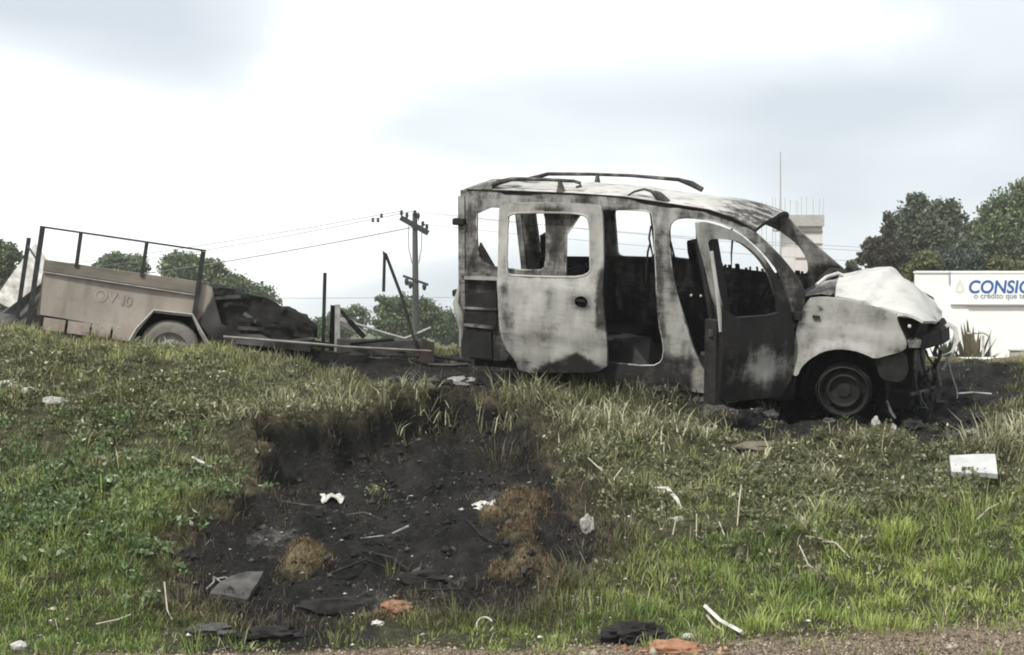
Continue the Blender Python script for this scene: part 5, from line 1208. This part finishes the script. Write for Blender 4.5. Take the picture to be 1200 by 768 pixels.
crumbs('charred_crumbs', 34000, 201, lambda x, y: .8*np.maximum(sstep(-.1, .1, burn_sd(x, y)), sstep(-.2, .2, van_sd(x, y))), .009, [(.01, .01, .01), (.02, .02, .019), (.035, .034, .032), (.075, .073, .07)], 'black charred crumbs strewn over the burnt soil')
ashden = lambda x, y: np.clip(np.maximum.reduce([np.exp(-(((x-cx)/rx)**2+((y-cy)/ry)**2)) for cx, cy, rx, ry in ((1.75, 12.95, .5, .3), (2.15, 12.75, .3, .2), (1.6, 12.3, .3, .2), (-.5, 9.3, .5, .3), (-1.5, 9.85, .35, .25), (-.1, 11.2, .35, .5), (3.35, 12.4, .35, .3), (-.55, 13.9, .5, .3), (-.8, 8.75, .4, .2))]), 0, 1)*.32+.03*sstep(0, .1, burn_sd(x, y))
crumbs('charred_chunks', 16000, 213, lambda x, y: .22*np.maximum(sstep(-.1, .1, burn_sd(x, y)), .6*sstep(-.2, .2, van_sd(x, y))), .022, [(.012, .012, .012), (.03, .029, .028), (.06, .058, .055), (.016, .013, .011)], 'black charred chunks lying over the burnt soil', flat=.6)
crumbs('clay_crumbs', 60000, 216, lambda x, y: np.clip(.9*np.exp(-(((x-.85)/.3)**2+((y-8.07)/.12)**2))+.6*np.exp(-(((x+.66)/.16)**2+((y-8.68)/.1)**2)), 0, 1), .011, [(.30, .15, .085), (.20, .095, .05), (.42, .26, .17)], 'orange clay crumbs spilled at the foot of the bank', flat=.7)
crumbs('ash_flakes', 22000, 204, ashden, .013, [(.14, .14, .135), (.28, .275, .265), (.45, .44, .42), (.08, .08, .078)], 'grey and white ash flakes lying on the burnt ground', flat=.35)
crumbs('gravel', 150000, 207, lambda x, y: .6*gravel_mask(x, y), .0065, [(.14, .105, .078), (.21, .165, .125), (.32, .27, .215), (.09, .07, .053)], 'loose brownish gravel along the road edge', 7.3, 9.2, .7)
crumbs('pale_litter', 40000, 210, lambda x, y: .10*cover(x, y), .011, [(.5, .49, .44), (.34, .32, .26), (.6, .59, .54)], 'tiny pale litter flecks in the grass', flat=.4)
def stick(name, pts, r, mat, label, cat, lift=.012, group=None, n=6):
    P = []
    for q in pts:
        h = q[2] if len(q) > 2 else 0
        P.append((q[0], q[1], tz(q[0], q[1])+lift+h))
    rs_ = [r]*len(P) if not isinstance(r, list) else r
    m = MB(); m.tube(P, rs_, n); return tag(m.build(name, mat, smooth=50), label, cat, group)
def lump(name, x, y, sx, sy, sz, mat, label, cat, seed=0, rough=.35, rotz=0, sink=.25, subd=3, group=None):
    bm = bmesh.new(); bmesh.ops.create_icosphere(bm, subdivisions=subd, radius=1)
    c, s = math.cos(rotz), math.sin(rotz); z0 = tz(x, y)
    for v in bm.verts:
        p_ = v.co.copy(); k = 1+rough*mnoise.noise(p_*1.6+Vector((seed, seed*.7, 0)))+rough*.5*mnoise.noise(p_*4+Vector((seed, 3, 1)))
        p_ *= k; q = Vector((p_.x*sx, p_.y*sy, p_.z*sz)); v.co = Vector((q.x*c-q.y*s, q.x*s+q.y*c, q.z+sz*(1-2*sink)))
    me = bpy.data.meshes.new(name); bm.to_mesh(me); bm.free(); me.materials.append(mat)
    me.polygons.foreach_set('use_smooth', [True]*len(me.polygons)); me.set_sharp_from_angle(angle=R(35))
    o = bpy.data.objects.new(name, me); col.objects.link(o); o.location = (x, y, z0); return tag(o, label, cat, group)
def gp(x, y, h=0): return Vector((x, y, tz(x, y)+h))
# big white plate
slab_obj('white_plate', [gp(3.09, 10.80, .09), gp(3.39, 10.72, .09), gp(3.46, 11.0, .16), gp(3.15, 11.06, .15)], .035, M['plate'], 'white rectangular plastic plate lying on the right of the bank', 'plate', .008, 8)
def rag(x, y, w, d_, mat, label, cat, seed, rot=0):
    m = MB(); n = 12; top = []
    for j in range(n+1):
        for i in range(n+1):
            u, v = i/n-.5, j/n-.5; r_ = .8+.35*mnoise.noise(Vector((math.atan2(v, u)*1.3, seed, 0)))
            px_, py_ = u*w*r_, v*d_*r_; X = x+px_*math.cos(rot)-py_*math.sin(rot); Y = y+px_*math.sin(rot)+py_*math.cos(rot)
            top.append((X, Y, tz(X, Y)+.02+.022*(.5+mnoise.noise(Vector((X*14, Y*14, seed))))))
    w_ = n+1; F = [(j*w_+i, j*w_+i+1, (j+1)*w_+i+1, (j+1)*w_+i) for j in range(n) for i in range(n)]; k = len(top)
    m.add(top+[(a, b, c-.006) for a, b, c in top], F+[tuple(q+k for q in reversed(f)) for f in F])
    b = [i for i in range(w_)]+[j*w_+n for j in range(1, w_)]+[n*w_+i for i in range(n-1, -1, -1)]+[j*w_ for j in range(n-1, 0, -1)]
    for a, c in zip(b, b[1:]+b[:1]): m.f.append((a, c, c+k, a+k)); m.mi.append(0)
    return tag(m.build(label.split()[1] if False else 'crumpled_rag', mat, smooth=45), label, cat, 'white scraps in the burnt hollow')
rag(-1.27, 10.9, .19, .17, M['pvc'], 'white crumpled scrap on the black soil, left of two', 'scrap', 3, .3)
rag(-.21, 11.05, .22, .16, M['pvc'], 'white crumpled scrap on the black soil, right of two', 'scrap', 8, 0)
stick('white_stalk', [(.985, 10.56, .06), (1.06, 10.52, .07), (1.12, 10.42, .03), (1.15, 10.36, 0)], [.010, .016, .014, .006], M['pvc'], 'curved white stalk lying in the middle of the bank', 'stalk')
stick('dry_stalk', [(1.0, 10.5, .05), (1.01, 10.4, .02), (1.015, 10.3, 0)], .006, M['drystem'], 'thin dry stem hanging under the curved white stalk', 'stalk')
lump('pale_clod', 1.10, 10.18, .045, .03, .025, M['stone'], 'pale clod below the curved white stalk', 'clod', 3)
stick('white_tube', [(-2.25, 10.80, .03), (-2.16, 10.78, .03), (-2.10, 10.76, .02)], [.010, .014, .012], M['pvc'], 'short white tube in the weeds left of the hollow', 'tube')
stick('white_batten', [(1.09, 8.67, .05), (1.155, 8.5, .035), (1.245, 8.29, .02)], .014, M['pvc'], 'long white batten lying at the foot of the bank', 'batten', n=4)
stick('thin_stick', [(1.095, 8.62, .02), (1.12, 8.5, .01), (1.15, 8.38, .01)], .007, M['drystem'], 'thin stick lying left beside the long white batten', 'stick')
m = MB(); c = gp(-.15, 8.46, .012); m.tube([c+Vector((.045*math.cos(a), .05*math.sin(a), .035*math.sin(a)+.01)) for a in np.linspace(.5, 2*math.pi-.3, 18)], .006, 6); tag(m.build('plastic_ring', M['pvc'], smooth=60), 'open pale plastic ring in the grass at the foot of the bank', 'ring')
# charred roll on red clay at the bottom
lump('charred_roll', .64, 8.22, .15, .065, .06, M['char'], 'black charred roll lying on red clay at the bottom edge', 'roll', 5, .5, .1, .12, 4)
lump('charred_lump', .80, 8.24, .07, .04, .03, M['char'], 'small black lump at the right end of the charred roll', 'lump', 6, .4)
lump('clay_heap', .84, 8.05, .15, .08, .045, M['clay'], 'low heap of orange-red clay at the bottom edge', 'clay', 7, .35, 0, .40, 4)
lump('clay_heap', -.66, 8.69, .09, .07, .04, simple('dull_clay', (.16, .085, .05), (.27, .16, .10), 20, .95, .8), 'small dull orange clay heap at the bottom of the hollow', 'clay', 8, .35, 0, .42, 4)
lump('white_pebble', .955, 8.3, .036, .026, .022, M['pvc'], 'white pebble right of the charred roll', 'pebble', 9, .2)
lump('white_pebble', -2.6, 8.10, .04, .03, .03, M['pvc'], 'white lump in the grass at the bottom left corner', 'pebble', 10, .3)
lump('white_pebble', -.74, 8.46, .035, .02, .015, M['pvc'], 'white scrap at the foot of the hollow', 'scrap', 11, .5)
lump('white_stone', -3.93, 11.95, .09, .05, .035, M['pvc'], 'white stone in the grass at the left edge, upper of two', 'stone', 12, .35, .2)
lump('white_stone', -3.70, 11.78, .075, .06, .045, M['pvc'], 'white stone in the grass at the left edge, lower of two', 'stone', 13, .35, .5)
lump('grey_stone', -3.47, 11.66, .11, .06, .035, M['stone'], 'grey flat stone right of the two white stones', 'stone', 14, .4)
lump('grey_stone', 1.28, 13.1, .07, .05, .04, M['greychar'], 'dull grey stone on the ground under the van sill', 'stone', 15, .4)
lump('grey_stone', 1.12, 13.2, .05, .05, .05, M['greychar'], 'dark stone under the van sill left of the grey one', 'stone', 16, .4)
lump('pale_rock', .50, 10.2, .05, .04, .06, M['stone'], 'pale rock on the right rim of the hollow', 'rock', 17, .4)
lump('white_pebble', .535, 10.12, .022, .02, .02, M['pvc'], 'tiny white pebble beside the pale rim rock', 'pebble', 18, .2)
lump('earth_mound', 1.9, 11.75, .22, .14, .04, simple('earth', (.10, .09, .065), (.17, .155, .115), 18, .95, .7), 'bare brown earth hump below the open front door', 'mound', 19, .3, -.2, .4)
slab_obj('charred_slab', [gp(-1.74, 8.84, .05), gp(-1.52, 8.80, .04), gp(-1.46, 9.02, .12), gp(-1.66, 9.06, .10)], .03, M['greychar'], 'grey slab lying in the lower left of the hollow', 'slab', .03, 9)
lump('charred_log', -.98, 8.78, .22, .06, .05, M['char'], 'long charred log at the bottom of the hollow', 'log', 21, .5, .15)
lump('charred_log', -.78, 9.92, .07, .05, .045, M['char'], 'short charred chunk under the pale stick in the hollow', 'chunk', 22, .5)
lump('charred_log', -.55, 9.18, .16, .05, .045, M['char'], 'charred lump among ash in the lower right hollow', 'lump', 23, .6, .2)
lump('charred_log', -1.30, 8.25, .16, .07, .04, M['char'], 'black charred lump at the very bottom left of the hollow', 'lump', 24, .6, .1)
lump('charred_log', -1.62, 8.30, .12, .06, .035, M['greychar'], 'grey charred lump left of the black one at the bottom', 'lump', 25, .6, .1)
stick('pale_stick', [(-.98, 9.95, .02), (-.80, 10.0, .03), (-.68, 10.08, .04)], [.004, .007, .009], M['ash'], 'pale ashen stick across the middle of the hollow', 'stick')
stick('black_branch', [(-.95, 9.8, .03), (-.75, 9.55, .03), (-.62, 9.3, .02)], .010, M['char'], 'thin black branch running down the hollow', 'branch')
stick('black_branch', [(-1.1, 9.33, .03), (-.9, 9.42, .03), (-.78, 9.45, .03)], .010, M['char'], 'thin black branch beside the yellow-brown clump', 'branch')
tw = empty('bare_twig', gp(-1.75, 9.2)); tag(tw, 'pale forked twig above the grey slab in the hollow', 'twig')
for k, pts in enumerate(([(-.10, .12, .06), (-.05, .06, .05), (0, 0, .03), (.05, -.06, .0)], [(-.05, .06, .05), (-.03, -.02, .03), (-.06, -.1, .0)], [(-.02, .02, .04), (.03, .02, .05), (.09, .0, .02)])):
    m = MB(); m.tube(pts, .006, 5); m.build('twig_arm', M['ash'], tw, smooth=60)
for k, (pts, lab) in enumerate(([[(1.80, 9.62, .05), (1.83, 9.5, .03), (1.87, 9.35, .0)], 'white bent stem on the lower right bank, left of a pair'], [[(1.96, 9.7, .03), (2.03, 9.64, .06), (2.09, 9.5, .0)], 'pale bent stem on the lower right bank, right of a pair'], [[(1.86, 9.72, .02), (1.95, 9.74, .02), (2.05, 9.72, .02)], 'pale straight stem lying between two bent stems'],
        [[(1.53, 10.25, .14), (1.50, 10.15, .06), (1.47, 10.02, .0)], 'pale leaning stem left of the straw heap'], [[(1.06, 9.9, .08), (1.03, 9.85, .0)], 'short pale stem, first of three in a row on the lower bank'], [[(1.19, 9.9, .09), (1.18, 9.82, .0)], 'short pale stem, second of three in a row on the lower bank'], [[(1.33, 9.88, .07), (1.36, 9.83, .0)], 'short pale stem, third of three in a row on the lower bank'],
        [[(.55, 11.1, .12), (.66, 10.85, .05), (.72, 10.65, .0)], 'forked pale stem right of the hollow, long arm'], [[(.78, 10.9, .10), (.72, 10.78, .05), (.70, 10.7, .0)], 'forked pale stem right of the hollow, short arm'], [[(-1.98, 8.75, .09), (-1.93, 8.6, .03), (-1.88, 8.5, .0)], 'pale dry stem left of the burnt lumps at the bottom'], [[(-2.28, 8.42, .03), (-2.16, 8.43, .03), (-2.10, 8.46, .03)], 'white twig in the grass near the bottom left'], [[(3.0, 9.9, .06), (3.1, 10.0, .1), (3.2, 10.1, .06)], 'arched pale stem below the white plate'])):
    stick('dry_stalk', pts, .0048, M['drystem'], lab, 'stalk', group='pale stalks on the bank')
# bits of wreckage on the soil by the nose
lump('ash_clump', 3.33, 12.35, .08, .06, .03, M['ash'], 'pale ash clump on the soil below the crushed nose', 'ash', 31, .8)
lump('ash_clump', 3.62, 12.1, .05, .04, .03, M['ash'], 'small pale ash clump right of the crushed nose', 'ash', 32, .8)
lump('ash_clump', 1.78, 12.95, .10, .05, .03, M['ash'], 'big pale ash clump under the open front door', 'ash', 33, .7)
lump('ash_clump', 2.15, 12.78, .06, .04, .03, M['ash'], 'pale ash clump right of the door bottom', 'ash', 34, .8)
lump('ash_clump', 1.55, 12.35, .10, .06, .03, M['ash'], 'grey ash clump below the door on the bank', 'ash', 35, .8)
lump('ash_clump', -.45, 13.9, .14, .1, .06, M['ash'], 'pale ash clump behind the rear corner of the van', 'ash', 36, .7)
lump('metal_scrap', 2.87, 12.12, .03, .03, .05, M['palewire'], 'bright metal scrap on the black soil by the front wheel', 'scrap', 37, .5)
lump('metal_scrap', 3.02, 12.15, .025, .03, .045, M['palewire'], 'second bright metal scrap right of the front wheel', 'scrap', 38, .5)

rr = random.Random(51)
for k, (x, y, sx, lab) in enumerate(((-.62, 13.75, .09, 'charred lump behind the van between trailer hitch and rear corner'), (-.9, 14.0, .07, 'charred lump beside the rusty trailer coupling'), (.25, 13.45, .06, 'dark clod against the rear of the sliding door bottom'), (.75, 13.35, .07, 'dark clod under the middle of the sliding door'), (2.55, 12.35, .05, 'black clod just left of the front wheel'), (3.45, 12.0, .08, 'black clod below the crushed nose'))):
    lump('charred_clod', x, y, sx, sx*.7, sx*.5, rr.choice((M['char'], M['greychar'])), lab, 'clod', 60+k, .6)
for k, (x, y, a_, L_, lab) in enumerate(((-1.45, 10.6, .4, .3, 'thin charred stalk on the upper left floor of the hollow'), (-.6, 11.5, 1.2, .35, 'thin charred stalk near the top of the hollow'), (-.2, 9.9, 2.4, .28, 'charred stalk left of the upper brown clump'), (-1.0, 10.4, .1, .25, 'charred stalk in the middle of the hollow'), (-.5, 8.95, .3, .4, 'charred stalk across the bottom of the hollow'), (-1.4, 11.2, 2.0, .3, 'charred stalk below the left lip of the hollow'))):
    stick('charred_stalk', [(x-L_/2*math.cos(a_), y-L_/2*math.sin(a_)), (x, y, .03), (x+L_/2*math.cos(a_), y+L_/2*math.sin(a_), .01)], [.006, .009, .004], M['char'] if k % 3 else M['greychar'], lab, 'stalk')

for k, (x, y, sx, lab) in enumerate(((3.2, 12.25, .09, 'black wreckage lump right beside the front wheel'), (3.55, 12.55, .10, 'black wreckage lump under the hanging rod'), (3.8, 12.6, .07, 'black wreckage lump right of the hanging rod'), (3.3, 12.75, .10, 'black wreckage lump beneath the crushed nose'))):
    lump('wreckage_lump', x, y, sx, sx*.8, sx*.7, M['char'], lab, 'wreckage', 80+k, .8)
# thin haze between the bank and the far trees
hb_ = MB(); hb_.box((-260, -20, -1.2), (260, 330, 14)); hz_o = hb_.build('haze', None)
hz_o.data.materials.clear()
hm = bpy.data.materials.new('haze'); hm.use_nodes = True; hn = hm.node_tree; hn.nodes.clear()
ho = hn.nodes.new('ShaderNodeOutputMaterial'); hv = hn.nodes.new('ShaderNodeVolumePrincipled')
hv.inputs['Color'].default_value = (.93, .95, .96, 1); hv.inputs['Density'].default_value = .0007; hv.inputs['Anisotropy'].default_value = 0
hn.links.new(hv.outputs[0], ho.inputs['Volume']); hz_o.data.materials.append(hm)
tag(hz_o, 'thin pale haze in the air over the whole scene', 'haze', kind='stuff')

for o in list(scene.objects):
    if o.parent is None and 'category' in o and 'kind' not in o: o['kind'] = 'thing'
